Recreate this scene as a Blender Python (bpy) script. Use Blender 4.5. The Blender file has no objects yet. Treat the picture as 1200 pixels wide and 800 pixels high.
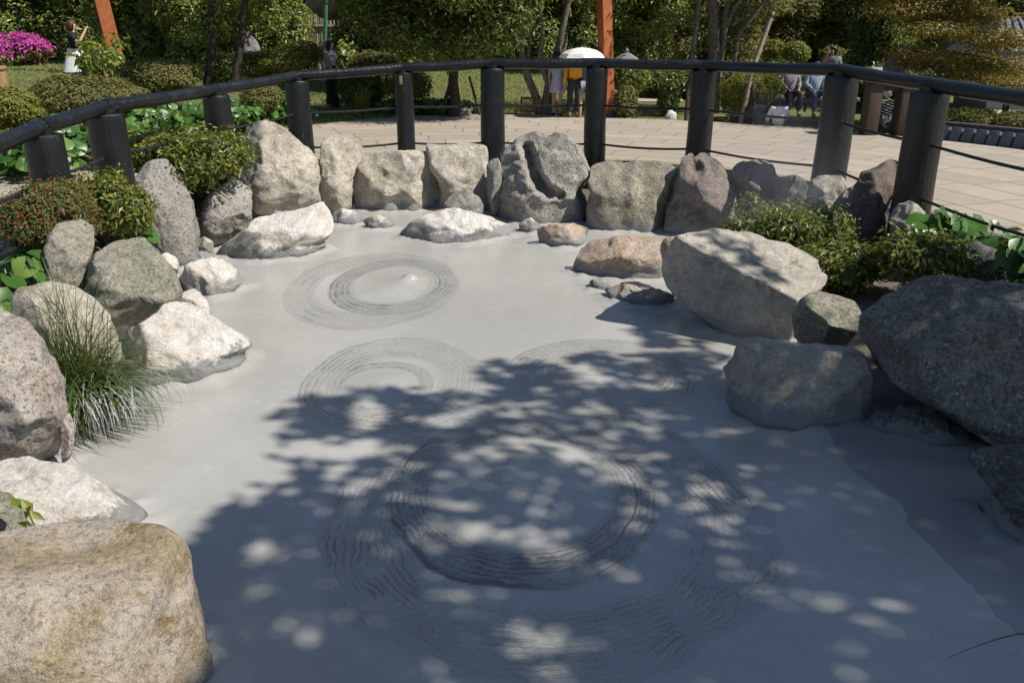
import bpy, bmesh, math, random
import numpy as np
from mathutils import Vector, Matrix, noise as mnoise

random.seed(7)
RNG = np.random.default_rng(7)
sc = bpy.context.scene
COL = sc.collection

# ------------------------------------------------------------------ camera geometry
F = 973.0
PITCH = math.radians(20.6)
CH = 1.7
CP, SP = math.cos(PITCH), math.sin(PITCH)
MUD = -0.5
CAM = np.array([0.0, 0.0, CH])


def ray(px, py):
    a = (px - 600) / F
    b = (400 - py) / F
    return np.array([a, CP + b * SP, -SP + b * CP])


def at(px, py, z):
    r = ray(px, py)
    return CAM + r * ((z - CH) / r[2])


def atY(px, py, Y):
    r = ray(px, py)
    return CAM + r * (Y / r[1])


def pix(p):
    d = np.asarray(p, float) - CAM
    fwd = d[1] * CP - d[2] * SP
    up = d[1] * SP + d[2] * CP
    return 600 + F * d[0] / fwd, 400 - F * up / fwd


# ------------------------------------------------------------------ mesh helpers
def mesh_obj(name, v, f, mats, parent=None, smooth=True, midx=None):
    me = bpy.data.meshes.new(name)
    v = np.asarray(v, dtype=np.float32)
    if isinstance(f, np.ndarray):
        n, k = f.shape
        me.vertices.add(len(v))
        me.vertices.foreach_set('co', v.ravel())
        me.loops.add(n * k)
        me.loops.foreach_set('vertex_index', f.astype(np.int32).ravel())
        me.polygons.add(n)
        me.polygons.foreach_set('loop_start', np.arange(0, n * k, k, dtype=np.int32))
        me.update(calc_edges=True)
    else:
        me.from_pydata([tuple(map(float, p)) for p in v], [], f)
        me.update()
    if not isinstance(mats, (list, tuple)):
        mats = [mats]
    for m in mats:
        me.materials.append(m)
    me.polygons.foreach_set('use_smooth', np.full(len(me.polygons), smooth, dtype=bool))
    if midx is not None:
        me.polygons.foreach_set('material_index', np.asarray(midx, dtype=np.int32))
    me.validate()
    me.update()
    o = bpy.data.objects.new(name, me)
    COL.objects.link(o)
    if parent is not None:
        o.parent = parent
    return o


class MB:
    """collects tubes, boxes and lathes, builds ONE mesh"""
    def __init__(s):
        s.v = []
        s.f = []
        s.m = []

    def add(s, v, f, m=0):
        b = len(s.v)
        s.v += [tuple(map(float, p)) for p in v]
        s.f += [tuple(i + b for i in q) for q in f]
        s.m += [m] * len(f)

    def tube(s, pts, rad, n=10, caps=True, jit=0.0, m=0, seed=0):
        pts = [Vector(p) for p in pts]
        rnd = random.Random(seed)
        if not isinstance(rad, (list, tuple)):
            rad = [rad] * len(pts)
        v, f = [], []
        ref = None
        for i, p in enumerate(pts):
            t = (pts[min(i + 1, len(pts) - 1)] - pts[max(i - 1, 0)]).normalized()
            if ref is None:
                ref = Vector((0, 0, 1)) if abs(t.z) < .9 else Vector((1, 0, 0))
            x = t.cross(ref).normalized()
            y = t.cross(x).normalized()
            ref = y.cross(t) if False else ref
            for k in range(n):
                a = 2 * math.pi * k / n
                r = rad[i] * (1 + jit * (rnd.random() - .5))
                v.append(p + x * math.cos(a) * r + y * math.sin(a) * r)
        for i in range(len(pts) - 1):
            for k in range(n):
                f.append((i * n + k, i * n + (k + 1) % n, (i + 1) * n + (k + 1) % n, (i + 1) * n + k))
        if caps:
            f.append(tuple(range(n - 1, -1, -1)))
            f.append(tuple((len(pts) - 1) * n + k for k in range(n)))
        s.add(v, f, m)

    def box(s, c, size, rz=0.0, rx=0.0, m=0, bev=0.0):
        bm = bmesh.new()
        bmesh.ops.create_cube(bm, size=1)
        bmesh.ops.scale(bm, vec=size, verts=bm.verts)
        if bev > 0:
            bmesh.ops.bevel(bm, geom=list(bm.edges), offset=bev, segments=2, affect='EDGES', profile=.5)
        M = Matrix.Translation(c) @ Matrix.Rotation(rz, 4, 'Z') @ Matrix.Rotation(rx, 4, 'X')
        bmesh.ops.transform(bm, matrix=M, verts=bm.verts)
        bm.verts.index_update()
        s.add([q.co.copy() for q in bm.verts], [tuple(q.index for q in fa.verts) for fa in bm.faces], m)
        bm.free()

    def lathe(s, prof, c=(0, 0, 0), n=20, m=0, wob=0.0, sx=1, sy=1):
        v, f = [], []
        for i, (r, z) in enumerate(prof):
            for k in range(n):
                a = 2 * math.pi * k / n
                rr = r * (1 + wob * math.sin(k * 3.1 + i * .3) * .5 + wob * math.sin(5 * a) * .5)
                v.append((c[0] + rr * math.cos(a) * sx, c[1] + rr * math.sin(a) * sy, c[2] + z))
        for i in range(len(prof) - 1):
            for k in range(n):
                f.append((i * n + k, i * n + (k + 1) % n, (i + 1) * n + (k + 1) % n, (i + 1) * n + k))
        f.append(tuple(range(n - 1, -1, -1)))
        f.append(tuple((len(prof) - 1) * n + k for k in range(n)))
        s.add(v, f, m)

    def build(s, name, mats, parent=None, smooth=True):
        o = mesh_obj(name, s.v, s.f, mats, parent, smooth, s.m)
        if smooth:
            try:
                o.data.set_sharp_from_angle(angle=math.radians(40))
            except Exception:
                pass
        return o


def tag(o, label=None, cat=None, group=None, kind=None):
    if label:
        o['label'] = label
    if cat:
        o['category'] = cat
    if group:
        o['group'] = group
    if kind:
        o['kind'] = kind
    return o


def empty(name, loc=(0, 0, 0), rz=0.0):
    o = bpy.data.objects.new(name, None)
    COL.objects.link(o)
    o.location = [float(q) for q in loc]
    o.rotation_euler = (0, 0, rz)
    o.empty_display_size = .2
    return o


# ------------------------------------------------------------------ material helpers
class NT:
    def __init__(s, name):
        s.mat = bpy.data.materials.new(name)
        s.mat.use_nodes = True
        s.t = s.mat.node_tree
        s.t.nodes.clear()
        s.out = s.t.nodes.new('ShaderNodeOutputMaterial')

    def n(s, typ, **kw):
        nd = s.t.nodes.new(typ)
        for k, v in kw.items():
            setattr(nd, k, v)
        return nd

    def put(s, sock, val):
        if isinstance(val, bpy.types.NodeSocket):
            s.t.links.new(val, sock)
        elif val is not None:
            try:
                sock.default_value = val
            except Exception:
                if isinstance(val, (tuple, list)) and len(val) == 3:
                    sock.default_value = (*val, 1)
                else:
                    raise

    def m(s, op, a, b=None, c=None, clamp=False):
        nd = s.n('ShaderNodeMath', operation=op)
        nd.use_clamp = clamp
        s.put(nd.inputs[0], a)
        if b is not None:
            s.put(nd.inputs[1], b)
        if c is not None:
            s.put(nd.inputs[2], c)
        return nd.outputs[0]

    def step(s, x, a, b):
        nd = s.n('ShaderNodeMapRange', interpolation_type='SMOOTHSTEP')
        s.put(nd.inputs[0], x)
        nd.inputs[1].default_value = a
        nd.inputs[2].default_value = b
        nd.inputs[3].default_value = 0
        nd.inputs[4].default_value = 1
        return nd.outputs[0]

    def noise(s, vec, scale, detail=4, rough=.55, dist=0.0):
        nd = s.n('ShaderNodeTexNoise')
        s.put(nd.inputs['Vector'], vec)
        nd.inputs['Scale'].default_value = scale
        nd.inputs['Detail'].default_value = detail
        nd.inputs['Roughness'].default_value = rough
        nd.inputs['Distortion'].default_value = dist
        return nd.outputs[0]

    def mix(s, fac, a, b, blend='MIX'):
        nd = s.n('ShaderNodeMix', data_type='RGBA', blend_type=blend)
        s.put(nd.inputs[0], fac)
        for sock, val in ((nd.inputs[6], a), (nd.inputs[7], b)):
            if isinstance(val, (tuple, list)) and len(val) == 3:
                val = (*val, 1)
            s.put(sock, val)
        return nd.outputs[2]

    def pos(s):
        return s.n('ShaderNodeNewGeometry').outputs['Position']

    def bump(s, h, strength=.5, dist=.02, nrm=None):
        nd = s.n('ShaderNodeBump')
        nd.inputs['Strength'].default_value = strength
        nd.inputs['Distance'].default_value = dist
        s.put(nd.inputs['Height'], h)
        if nrm is not None:
            s.put(nd.inputs['Normal'], nrm)
        return nd.outputs[0]

    def bsdf(s, col, rough=.6, nrm=None, spec=.5, metal=0.0, coat=0.0):
        nd = s.n('ShaderNodeBsdfPrincipled')
        if isinstance(col, (tuple, list)) and len(col) == 3:
            col = (*col, 1)
        s.put(nd.inputs['Base Color'], col)
        s.put(nd.inputs['Roughness'], rough)
        s.put(nd.inputs['Specular IOR Level'], spec)
        nd.inputs['Metallic'].default_value = metal
        nd.inputs['Coat Weight'].default_value = coat
        if nrm is not None:
            s.put(nd.inputs['Normal'], nrm)
        return nd.outputs[0]

    def done(s, sh):
        s.t.links.new(sh, s.out.inputs['Surface'])
        return s.mat


_rockm = {}


def rock_mat(name, c1, c2, c3, speck=.3, mud=.13, streak=0.0, lichen=None):
    """c1/c2 body mottling, c3 stain blotches; grey dried mud splashed up from the pool"""
    if name in _rockm:
        return _rockm[name]
    t = NT(name)
    p = t.pos()
    oi = t.n('ShaderNodeObjectInfo')
    vm = t.n('ShaderNodeVectorMath', operation='MULTIPLY_ADD')
    t.put(vm.inputs[0], oi.outputs['Random'])
    vm.inputs[1].default_value = (13, 7, 5)
    t.put(vm.inputs[2], p)
    q = vm.outputs[0]
    n1 = t.noise(q, 2.6, 6, .62, .6)
    n2 = t.noise(q, 7.5, 8, .68, .3)
    n3 = t.noise(q, 42, 6, .7)
    n4 = t.noise(q, 150, 3, .7)
    col = t.mix(t.step(n1, .40, .60), c1, c2)
    n5 = t.noise(q, 15, 8, .75, .4)
    col = t.mix(t.m('MULTIPLY', t.step(n5, .50, .66), .55), col, tuple(min(.72, k * 1.45 + .03) for k in c1))
    col = t.mix(t.m('MULTIPLY', t.step(n5, .49, .33), .65), col, tuple(k * .5 for k in c2))
    blot = t.m('MULTIPLY', t.step(n2, .5, .66), t.step(t.noise(q, 1.7, 3), .38, .6))
    col = t.mix(blot, col, c3)
    # mineral grain and lichen specks
    col = t.mix(t.m('MULTIPLY', t.step(n3, .52, .72), speck), col, (.62, .58, .52))
    col = t.mix(t.m('MULTIPLY', t.step(n3, .49, .36), min(1, speck * 1.9)), col, (.06, .056, .048))
    col = t.mix(t.m('MULTIPLY', t.step(n4, .54, .64), min(1, speck * 1.5)), col, (.05, .048, .042))
    col = t.mix(t.m('MULTIPLY', t.step(n4, .44, .34), min(1, speck * 1.2)), col, (.62, .59, .54))
    if lichen:
        vo = t.n('ShaderNodeTexVoronoi')
        t.put(vo.inputs['Vector'], q)
        vo.inputs['Scale'].default_value = 26
        lm = t.m('MULTIPLY', t.step(vo.outputs['Distance'], .34, .16), t.step(t.noise(q, 3.5, 4), .47, .62))
        col = t.mix(t.m('MULTIPLY', lm, .75), col, lichen)
    sx = t.n('ShaderNodeSeparateXYZ')
    t.put(sx.inputs[0], p)
    # darker colour where the stone is pitted
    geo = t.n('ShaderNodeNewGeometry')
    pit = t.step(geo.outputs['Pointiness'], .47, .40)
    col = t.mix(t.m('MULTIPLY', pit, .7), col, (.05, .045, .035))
    edge = t.m('ADD', sx.outputs[2], t.m('MULTIPLY', t.m('SUBTRACT', t.noise(p, 7, 8, .72), .5), .42))
    mm = t.step(edge, MUD + mud, MUD + mud * .72)
    mudc = t.mix(n3, (.19, .19, .185), (.33, .325, .31))
    col = t.mix(mm, col, mudc)
    spl = t.m('MULTIPLY', t.step(t.noise(p, 30, 4, .7), .56, .66), t.step(sx.outputs[2], MUD + mud * 3.2, MUD + mud))
    col = t.mix(t.m('MULTIPLY', spl, .6), col, (.30, .295, .28))
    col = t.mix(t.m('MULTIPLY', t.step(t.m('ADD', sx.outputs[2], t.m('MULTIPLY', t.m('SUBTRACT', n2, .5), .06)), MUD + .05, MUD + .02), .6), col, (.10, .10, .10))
    cn = t.noise(q, 1.6, 3, .5, .2)
    crk = t.m('MULTIPLY', t.step(t.m('ABSOLUTE', t.m('SUBTRACT', cn, .5)), .012, .0), t.step(t.noise(q, 3.3, 2), .46, .56))
    n2 = t.m('SUBTRACT', n2, t.m('MULTIPLY', crk, .12))
    n2 = t.m('ADD', n2, t.m('MULTIPLY', n5, .45))
    h = t.m('ADD', t.m('MULTIPLY', n2, .8), t.m('ADD', t.m('MULTIPLY', n3, .45), t.m('MULTIPLY', n4, .12)))
    mu = t.n('ShaderNodeTexMusgrave') if False else None
    nb = t.bump(h, .85, .045)
    rg = t.m('ADD', .72, t.m('MULTIPLY', n3, .25))
    m = t.done(t.bsdf(col, rg, nb, .3))
    _rockm[name] = m
    return m


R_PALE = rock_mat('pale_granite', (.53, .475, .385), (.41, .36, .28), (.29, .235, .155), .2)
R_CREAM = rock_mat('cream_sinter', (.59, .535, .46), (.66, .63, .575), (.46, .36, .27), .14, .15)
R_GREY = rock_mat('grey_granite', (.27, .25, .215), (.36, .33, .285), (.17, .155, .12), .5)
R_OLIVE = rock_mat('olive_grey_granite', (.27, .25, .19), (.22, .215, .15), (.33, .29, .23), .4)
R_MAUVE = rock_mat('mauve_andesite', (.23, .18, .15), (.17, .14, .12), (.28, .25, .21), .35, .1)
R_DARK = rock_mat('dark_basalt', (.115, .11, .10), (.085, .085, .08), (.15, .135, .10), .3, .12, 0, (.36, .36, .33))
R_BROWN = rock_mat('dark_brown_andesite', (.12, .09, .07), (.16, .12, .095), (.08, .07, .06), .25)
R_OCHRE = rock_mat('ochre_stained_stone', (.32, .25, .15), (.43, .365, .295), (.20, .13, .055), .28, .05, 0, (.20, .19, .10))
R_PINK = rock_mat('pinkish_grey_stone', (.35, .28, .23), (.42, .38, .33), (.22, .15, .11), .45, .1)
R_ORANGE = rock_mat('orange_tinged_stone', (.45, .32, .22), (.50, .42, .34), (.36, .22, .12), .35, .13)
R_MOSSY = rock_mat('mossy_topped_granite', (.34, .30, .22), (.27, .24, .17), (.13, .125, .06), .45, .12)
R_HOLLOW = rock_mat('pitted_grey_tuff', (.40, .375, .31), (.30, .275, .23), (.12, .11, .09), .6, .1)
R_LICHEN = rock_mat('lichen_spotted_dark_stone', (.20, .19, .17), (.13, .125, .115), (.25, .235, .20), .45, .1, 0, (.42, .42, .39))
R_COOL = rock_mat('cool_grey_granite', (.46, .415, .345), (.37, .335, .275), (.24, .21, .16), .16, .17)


def leaf_mat(name, c1, c2, c3=None, p3=.15, rough=.38, trans=.34, spec=.5):
    t = NT(name)
    ri = t.n('ShaderNodeNewGeometry').outputs['Random Per Island']
    col = t.mix(ri, c1, c2)
    if c3:
        w = t.m('FRACT', t.m('MULTIPLY', ri, 17.31))
        col = t.mix(t.m('LESS_THAN', w, p3), col, c3)
    b = t.bsdf(col, rough, None, spec)
    tr = t.n('ShaderNodeBsdfTranslucent')
    t.put(tr.inputs[0], t.mix(.5, col, (.30, .36, .04), 'MIX'))
    mx = t.n('ShaderNodeMixShader')
    mx.inputs[0].default_value = trans
    t.t.links.new(b, mx.inputs[1])
    t.t.links.new(tr.outputs[0], mx.inputs[2])
    return t.done(mx.outputs[0])


def plain(name, c1, c2=None, rough=.7, scale=12, bump=.2, spec=.4, dist=.01):
    t = NT(name)
    p = t.pos()
    n = t.noise(p, scale, 6, .6)
    col = t.mix(t.step(n, .3, .7), c1, c2 or tuple(q * .7 for q in c1))
    return t.done(t.bsdf(col, rough, t.bump(t.noise(p, scale * 3, 4), bump, dist), spec))


L_LAUREL = leaf_mat('laurel_leaves', (.095, .14, .02), (.20, .24, .04), (.29, .30, .07), .18)
L_DARK = leaf_mat('dark_evergreen_leaves', (.055, .09, .016), (.12, .155, .028), (.22, .24, .06), .14)
L_OLIVE = leaf_mat('olive_clipped_leaves', (.115, .115, .028), (.20, .195, .05), (.23, .165, .065), .14, .6)
L_YELLOW = leaf_mat('yellow_green_leaves', (0.121, 0.162, 0.019), (0.230, 0.230, 0.030), (0.216, 0.121, 0.027), .12, .5)
L_BRIGHT = leaf_mat('bright_green_leaves', (.13, .185, .024), (.23, .27, .045), (.31, .31, .08), .14)
L_GLOSSY = leaf_mat('glossy_shrub_leaves', (.055, .085, .014), (.14, .165, .025), (.27, .24, .045), .2, .4, .28, .35)
L_RED = leaf_mat('red_tipped_leaves', (0.081, 0.115, 0.027), (0.135, 0.149, 0.034), (0.338, 0.074, 0.041), .2, .5)
L_PINK = leaf_mat('magenta_blossom', (0.420, 0.030, 0.260), (0.620, 0.070, 0.420), (0.350, 0.020, 0.220), .2, .6, .25)
L_FUKI = leaf_mat('round_glossy_leaves', (.022, .07, .012), (.065, .15, .022), (.13, .21, .045), .12, .36, .18, .35)
L_MAPLE = leaf_mat('bronze_maple_leaves', (.15, .11, .025), (.15, .14, .035), (.30, .14, .025), .3, .5, .35)
L_GRASS = leaf_mat('sedge_blades', (0.041, 0.081, 0.016), (0.095, 0.142, 0.034), (0.270, 0.230, 0.108), .12, .45, .2)
L_GRASSMUD = leaf_mat('mud_coated_blades', (0.340, 0.335, 0.320), (0.220, 0.220, 0.210), (0.100, 0.120, 0.060), .3, .55, .05)
L_LAWN = leaf_mat('lawn_blades', (0.121, 0.176, 0.041), (0.216, 0.257, 0.068), (0.297, 0.257, 0.121), .2, .6, .2)
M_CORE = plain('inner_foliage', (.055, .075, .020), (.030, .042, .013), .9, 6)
M_BARK = plain('grey_bark', (.20, .175, .135), (.09, .08, .06), .9, 14, .8, .2, .02)
M_BARKD = plain('dark_bark', (.075, .06, .045), (.035, .03, .022), .9, 14, .8, .2, .02)
M_STAKE = plain('weathered_stake_wood', (.30, .25, .17), (.18, .14, .09), .85, 20, .5)


def leaf_geo(P, N, L, W, rng, fold=.18, droop=0.0):
    n = len(P)
    N = N / (np.linalg.norm(N, axis=1, keepdims=True) + 1e-9)
    A = rng.normal(size=(n, 3))
    A -= (A * N).sum(1, keepdims=True) * N
    A /= np.linalg.norm(A, axis=1, keepdims=True) + 1e-9
    S = np.cross(N, A)
    L = np.broadcast_to(np.asarray(L, float), (n,))[:, None] * (0.65 + .7 * rng.random((n, 1)))
    W = np.broadcast_to(np.asarray(W, float), (n,))[:, None] * (0.7 + .6 * rng.random((n, 1)))
    tip = P + A * L - np.array([0, 0, droop]) * L
    le = P + A * L * .45 + S * W * .5 + N * W * fold
    ri = P + A * L * .45 - S * W * .5 + N * W * fold
    V = np.stack([P, ri, tip, le], 1).reshape(-1, 3)
    b = np.arange(n)[:, None] * 4
    Fc = np.concatenate([b + np.array([[0, 1, 2]]), b + np.array([[0, 2, 3]])], 1).reshape(-1, 3)
    return V, Fc


_ICO = {}


def ico(sub):
    if sub not in _ICO:
        bm = bmesh.new()
        bmesh.ops.create_icosphere(bm, subdivisions=sub, radius=1)
        bm.verts.index_update()
        _ICO[sub] = (np.array([v.co[:] for v in bm.verts]), np.array([[v.index for v in f.verts] for f in bm.faces]))
        bm.free()
    return _ICO[sub]


def lump(d, seed, sc_=2.0):
    return np.array([mnoise.noise(Vector((q[0] * sc_ + seed, q[1] * sc_, q[2] * sc_ - seed))) for q in d])


def foliage(name, blobs, n, L, W, mat, parent=None, seed=1, core=.84, rag=.16, up=.35, shell=.22, floor=None,
            extra=None, lumpy=.22, droop=.1):
    """one crown / shrub body: leaves over lumpy ellipsoids plus the dark twiggy inside"""
    rng = np.random.default_rng(seed)
    B = np.array(blobs, float)
    area = (B[:, 3] * B[:, 4] + B[:, 3] * B[:, 5] + B[:, 4] * B[:, 5])
    cnt = np.maximum((n * area / area.sum()).astype(int), 8)
    Vs, Fs, Ms = [], [], []
    off = 0
    for i, b in enumerate(B):
        k = cnt[i]
        d = rng.normal(size=(int(k * 1.3), 3))
        d /= np.linalg.norm(d, axis=1, keepdims=True)
        if floor is not None:
            d = d[d[:, 2] > floor]
        d = d[:k]
        r = 1 + lumpy * lump(d, seed * 3.7 + i * 1.9) * 1.6
        r *= 1 - shell * rng.random(len(d)) ** 1.5 + rag * (rng.random(len(d)) ** 4)
        P = b[:3] + d * r[:, None] * b[3:6]
        nn = d / b[3:6]
        nn /= np.linalg.norm(nn, axis=1, keepdims=True)
        N = nn + np.array([0, 0, up]) + rng.normal(size=nn.shape) * .45
        V, Fc = leaf_geo(P, N, L, W, rng, droop=droop)
        Vs.append(V)
        Fs.append(Fc + off)
        Ms.append(np.zeros(len(Fc), int) if not extra else (np.repeat((rng.random(len(d)) < extra * np.clip(nn[:, 2] + .75, 0, 1)).astype(int) * 2, 2)))
        off += len(V)
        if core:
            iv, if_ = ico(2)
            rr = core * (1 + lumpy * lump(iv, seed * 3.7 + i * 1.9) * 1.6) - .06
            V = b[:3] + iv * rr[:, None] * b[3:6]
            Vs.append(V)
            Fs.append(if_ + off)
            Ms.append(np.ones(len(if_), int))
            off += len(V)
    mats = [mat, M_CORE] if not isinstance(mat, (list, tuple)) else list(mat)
    return mesh_obj(name, np.concatenate(Vs), np.concatenate(Fs), mats, parent, False, np.concatenate(Ms))


def disc_leaves(P, N, R, rng, seg=11):
    """round cupped leaves with a notch at the stalk"""
    n = len(P)
    Vs, Fs = [], []
    off = 0
    for i in range(n):
        nn = Vector(N[i]).normalized()
        a = nn.orthogonal().normalized()
        a = (Matrix.Rotation(rng.random() * 6.28, 3, nn) @ a)
        b = nn.cross(a)
        c = Vector(P[i])
        r = R * (.55 + .8 * rng.random())
        vs = [c - nn * r * .12]
        for ring, rf in ((1, .55), (2, 1.0)):
            for k in range(seg):
                th = .28 + (2 * math.pi - .56) * k / (seg - 1)
                wob = 1 + .07 * math.sin(k * 2.1 + i)
                vs.append(c + (a * math.cos(th) + b * math.sin(th)) * r * rf * wob
                          + nn * r * (.10 * math.sin(k * 1.9 + i) * rf - .1 * (ring == 2) * rng.random()))
        for k in range(seg - 1):
            Fs.append((off, off + 1 + k, off + 2 + k))
            Fs.append((off + 1 + k, off + 1 + seg + k, off + 2 + seg + k))
            Fs.append((off + 1 + k, off + 2 + seg + k, off + 2 + k))
        Vs += [tuple(v) for v in vs]
        off += len(vs)
    return np.array(Vs), np.array(Fs)


def tube_pts(a, b, wob, n, seed):
    rnd = random.Random(seed)
    a, b = Vector(a), Vector(b)
    out = []
    for i in range(n + 1):
        t = i / n
        w = wob * math.sin(t * math.pi)
        out.append(a.lerp(b, t) + Vector((rnd.uniform(-w, w), rnd.uniform(-w, w), 0)))
    return out

# ------------------------------------------------------------------ boulders
SUN_AZ, SUN_EL = math.radians(-18), math.radians(50)
S = np.array([math.cos(SUN_EL) * math.cos(SUN_AZ), math.cos(SUN_EL) * math.sin(SUN_AZ), math.sin(SUN_EL)])


def sstep(x, a, b):
    t = np.clip((x - a) / (b - a), 0, 1)
    return t * t * (3 - 2 * t)


def smooth_poly(poly, n):
    """closed Catmull-Rom through the outline points"""
    P = [np.array(p, float) for p in poly]
    out = []
    m = len(P)
    per = max(4, n // m + 1)
    for i in range(m):
        p0, p1, p2, p3 = P[i - 1], P[i], P[(i + 1) % m], P[(i + 2) % m]
        for k in range(per):
            t = k / per
            cr = .5 * ((2 * p1) + (-p0 + p2) * t + (2 * p0 - 5 * p1 + 4 * p2 - p3) * t * t + (-p0 + 3 * p1 - 3 * p2 + p3) * t ** 3)
            lin = p1 * (1 - t) + p2 * t
            out.append(.5 * cr + .5 * lin)
    return np.array(out)


def boulder(poly, label, mat, zb=MUD, sink=None, T=.62, facets=(), nrand=6, seed=0, res=(110, 26), rough=1.0,
            contact=None, dents=(), name='boulder', group=None, push=.62, cat='rock', flat=2.4, foot=.8):
    rnd = random.Random(seed * 11 + 3)
    poly = [tuple(p) for p in poly]
    P = np.array(poly, float)
    x0, y0 = P.min(0)
    x1, y1 = P.max(0)
    hpx = y1 - y0
    if sink is None:
        sink = .22 * hpx
    cxp = (x0 + x1) / 2
    if contact is None:
        contact = (cxp, y1 - .03 * hpx)
    # push the lower outline down so that the stone is bedded in what it stands in
    ylow = y0 + .62 * hpx
    Q = P.copy()
    low = Q[:, 1] > ylow
    Q[low, 1] += sink * np.clip((Q[low, 1] - ylow) / (y1 - ylow + 1e-6), 0, 1)
    ctr = np.array([(x0 + x1) / 2, (Q[:, 1].min() + Q[:, 1].max()) / 2])
    D = ray(*ctr)
    D = D / np.linalg.norm(D)
    Rv = np.cross(D, [0, 0, 1.0])
    Rv /= np.linalg.norm(Rv)
    Uv = np.cross(Rv, D)
    Wv = -D
    c0 = at(contact[0], contact[1], zb)
    dist = np.dot(c0 - CAM, D)
    scale = dist / F
    size = math.sqrt((x1 - x0) * hpx) * scale
    thick = T * size * .62
    dist = dist + push * thick
    ppts = smooth_poly(Q, 60)

    def to_uv(p):
        r = ray(p[0], p[1])
        X = CAM + r * (dist / np.dot(r, D))
        X0 = CAM + D * dist
        return np.array([np.dot(X - X0, Rv), np.dot(X - X0, Uv)])
    uv = np.array([to_uv(p) for p in ppts])
    c2 = to_uv(ctr)
    ang = np.arctan2(uv[:, 1] - c2[1], uv[:, 0] - c2[0])
    rad = np.hypot(uv[:, 0] - c2[0], uv[:, 1] - c2[1])
    o = np.argsort(ang)
    ang, rad = ang[o], rad[o]
    na, nr = res
    th = np.linspace(-math.pi, math.pi, na, endpoint=False)
    Rth = np.interp(th, np.concatenate([ang - 2 * math.pi, ang, ang + 2 * math.pi]), np.tile(rad, 3))
    # facets as planes: local normal and offset
    planes = []
    for (fx, fy, wf, nw) in facets:
        q = to_uv((fx, fy))
        nw = np.array(nw, float)
        nw /= np.linalg.norm(nw)
        nl = np.array([np.dot(nw, Rv), np.dot(nw, Uv), np.dot(nw, Wv)])
        planes.append((nl, np.dot(nl, np.array([q[0], q[1], wf * thick]))))
    hu, hv = (x1 - x0) * scale / 2, hpx * scale / 2
    for k in range(nrand):
        a = rnd.uniform(0, 6.28)
        w = rnd.uniform(.35, .9)
        s_ = math.sqrt(1 - w * w)
        nl = np.array([s_ * math.cos(a), s_ * math.sin(a), w])
        sup = math.sqrt((nl[0] * hu) ** 2 + (nl[1] * hv) ** 2 + (nl[2] * thick) ** 2)
        planes.append((nl, nl[0] * c2[0] + nl[1] * c2[1] + sup * rnd.uniform(.66, .88)))
    verts = []
    phis = np.linspace(0, math.pi / 2, nr)
    kk = .016 * size
    npow = flat
    for side in (1, -1):
        for i, ph in enumerate(phis):
            r = math.sin(ph) if side > 0 else math.sin(math.pi / 2 - ph)
            if side < 0 and i == 0:
                continue
            r = min(r, 1.0)
            w = thick * (max(0, 1 - r ** npow)) ** (1 / npow)
            u = c2[0] + np.cos(th) * Rth * r
            v = c2[1] + np.sin(th) * Rth * r
            ww = np.full(na, w)
            for nl, d in planes:
                if nl[2] > .05:
                    wp = (d - nl[0] * u - nl[1] * v) / nl[2]
                    h = np.clip(.5 + .5 * (wp - ww) / kk, 0, 1)
                    ww = wp * (1 - h) + ww * h - kk * h * (1 - h)
            ww = np.maximum(ww, -.8 * thick)
            for (dx, dy, dr, dd) in dents:
                q = to_uv((dx, dy))
                g = np.exp(-(((u - q[0]) ** 2 + (v - q[1]) ** 2) / (dr * scale) ** 2) ** 1.5)
                ww = ww - dd * thick * g
            if side < 0:
                ww = np.minimum(-.8 * w, ww - .35 * thick * (1 - r * r))
            verts.append(np.stack([u, v, ww], 1))
    V = np.concatenate(verts)
    nring = len(verts)
    X0 = CAM + D * dist
    Wd = X0 + V[:, 0:1] * Rv + V[:, 1:2] * Uv + V[:, 2:3] * Wv
    cen = X0 + c2[0] * Rv + c2[1] * Uv
    # weathered surface: lumps, ledges, pits
    fr = 1.0 / size
    sd = seed * 5.13
    out = np.empty_like(Wd)
    for i in range(len(Wd)):
        p = Wd[i]
        dd = p - cen
        ln = math.sqrt(dd[0] ** 2 + dd[1] ** 2 + dd[2] ** 2) + 1e-6
        q = Vector((p[0] * fr + sd, p[1] * fr, p[2] * fr))
        a = mnoise.noise(q * 2.2) * .045
        b = mnoise.noise(q * 5.3) * .024 - max(0, .06 - abs(mnoise.noise(q * 2.9 + Vector((3, 8, 1))))) * .35 * max(0, mnoise.noise(q * 1.9 + Vector((1, 5, 9))) + .2)
        c = (abs(mnoise.noise(q * 4.1 + Vector((9, 2, 4)))) - .25) * .055
        e = mnoise.noise(Vector((p[0] * 11 + sd, p[1] * 11, p[2] * 15))) * .013 - abs(mnoise.noise(Vector((p[0] * 6.5 + sd, p[1] * 6.5, p[2] * 9)))) * .02 + mnoise.noise(Vector((p[0] * 26, p[1] * 26 + sd, p[2] * 30))) * .0055
        dv = (a + b - c) * size * rough + e * rough * min(1.0, size * 1.6)
        out[i] = p + dd / ln * dv
    if zb == MUD and foot > 0:
        rel = out[:, :2] - cen[:2]
        az_ = np.arctan2(rel[:, 1], rel[:, 0])
        rr_ = np.hypot(rel[:, 0], rel[:, 1])
        nb_ = 48
        bi = ((az_ + math.pi) / (2 * math.pi) * nb_).astype(int) % nb_
        mxr = np.zeros(nb_)
        ht = out[:, 2].max() - MUD
        band_ = (out[:, 2] > MUD - .03) & (out[:, 2] < MUD + .6 * ht)
        np.maximum.at(mxr, bi[band_], rr_[band_])
        mxr = np.maximum(mxr, np.maximum(np.roll(mxr, 1), np.roll(mxr, -1)) * .93)
        mxr = (np.roll(mxr, 1) + mxr * 2 + np.roll(mxr, -1)) / 4
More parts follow.
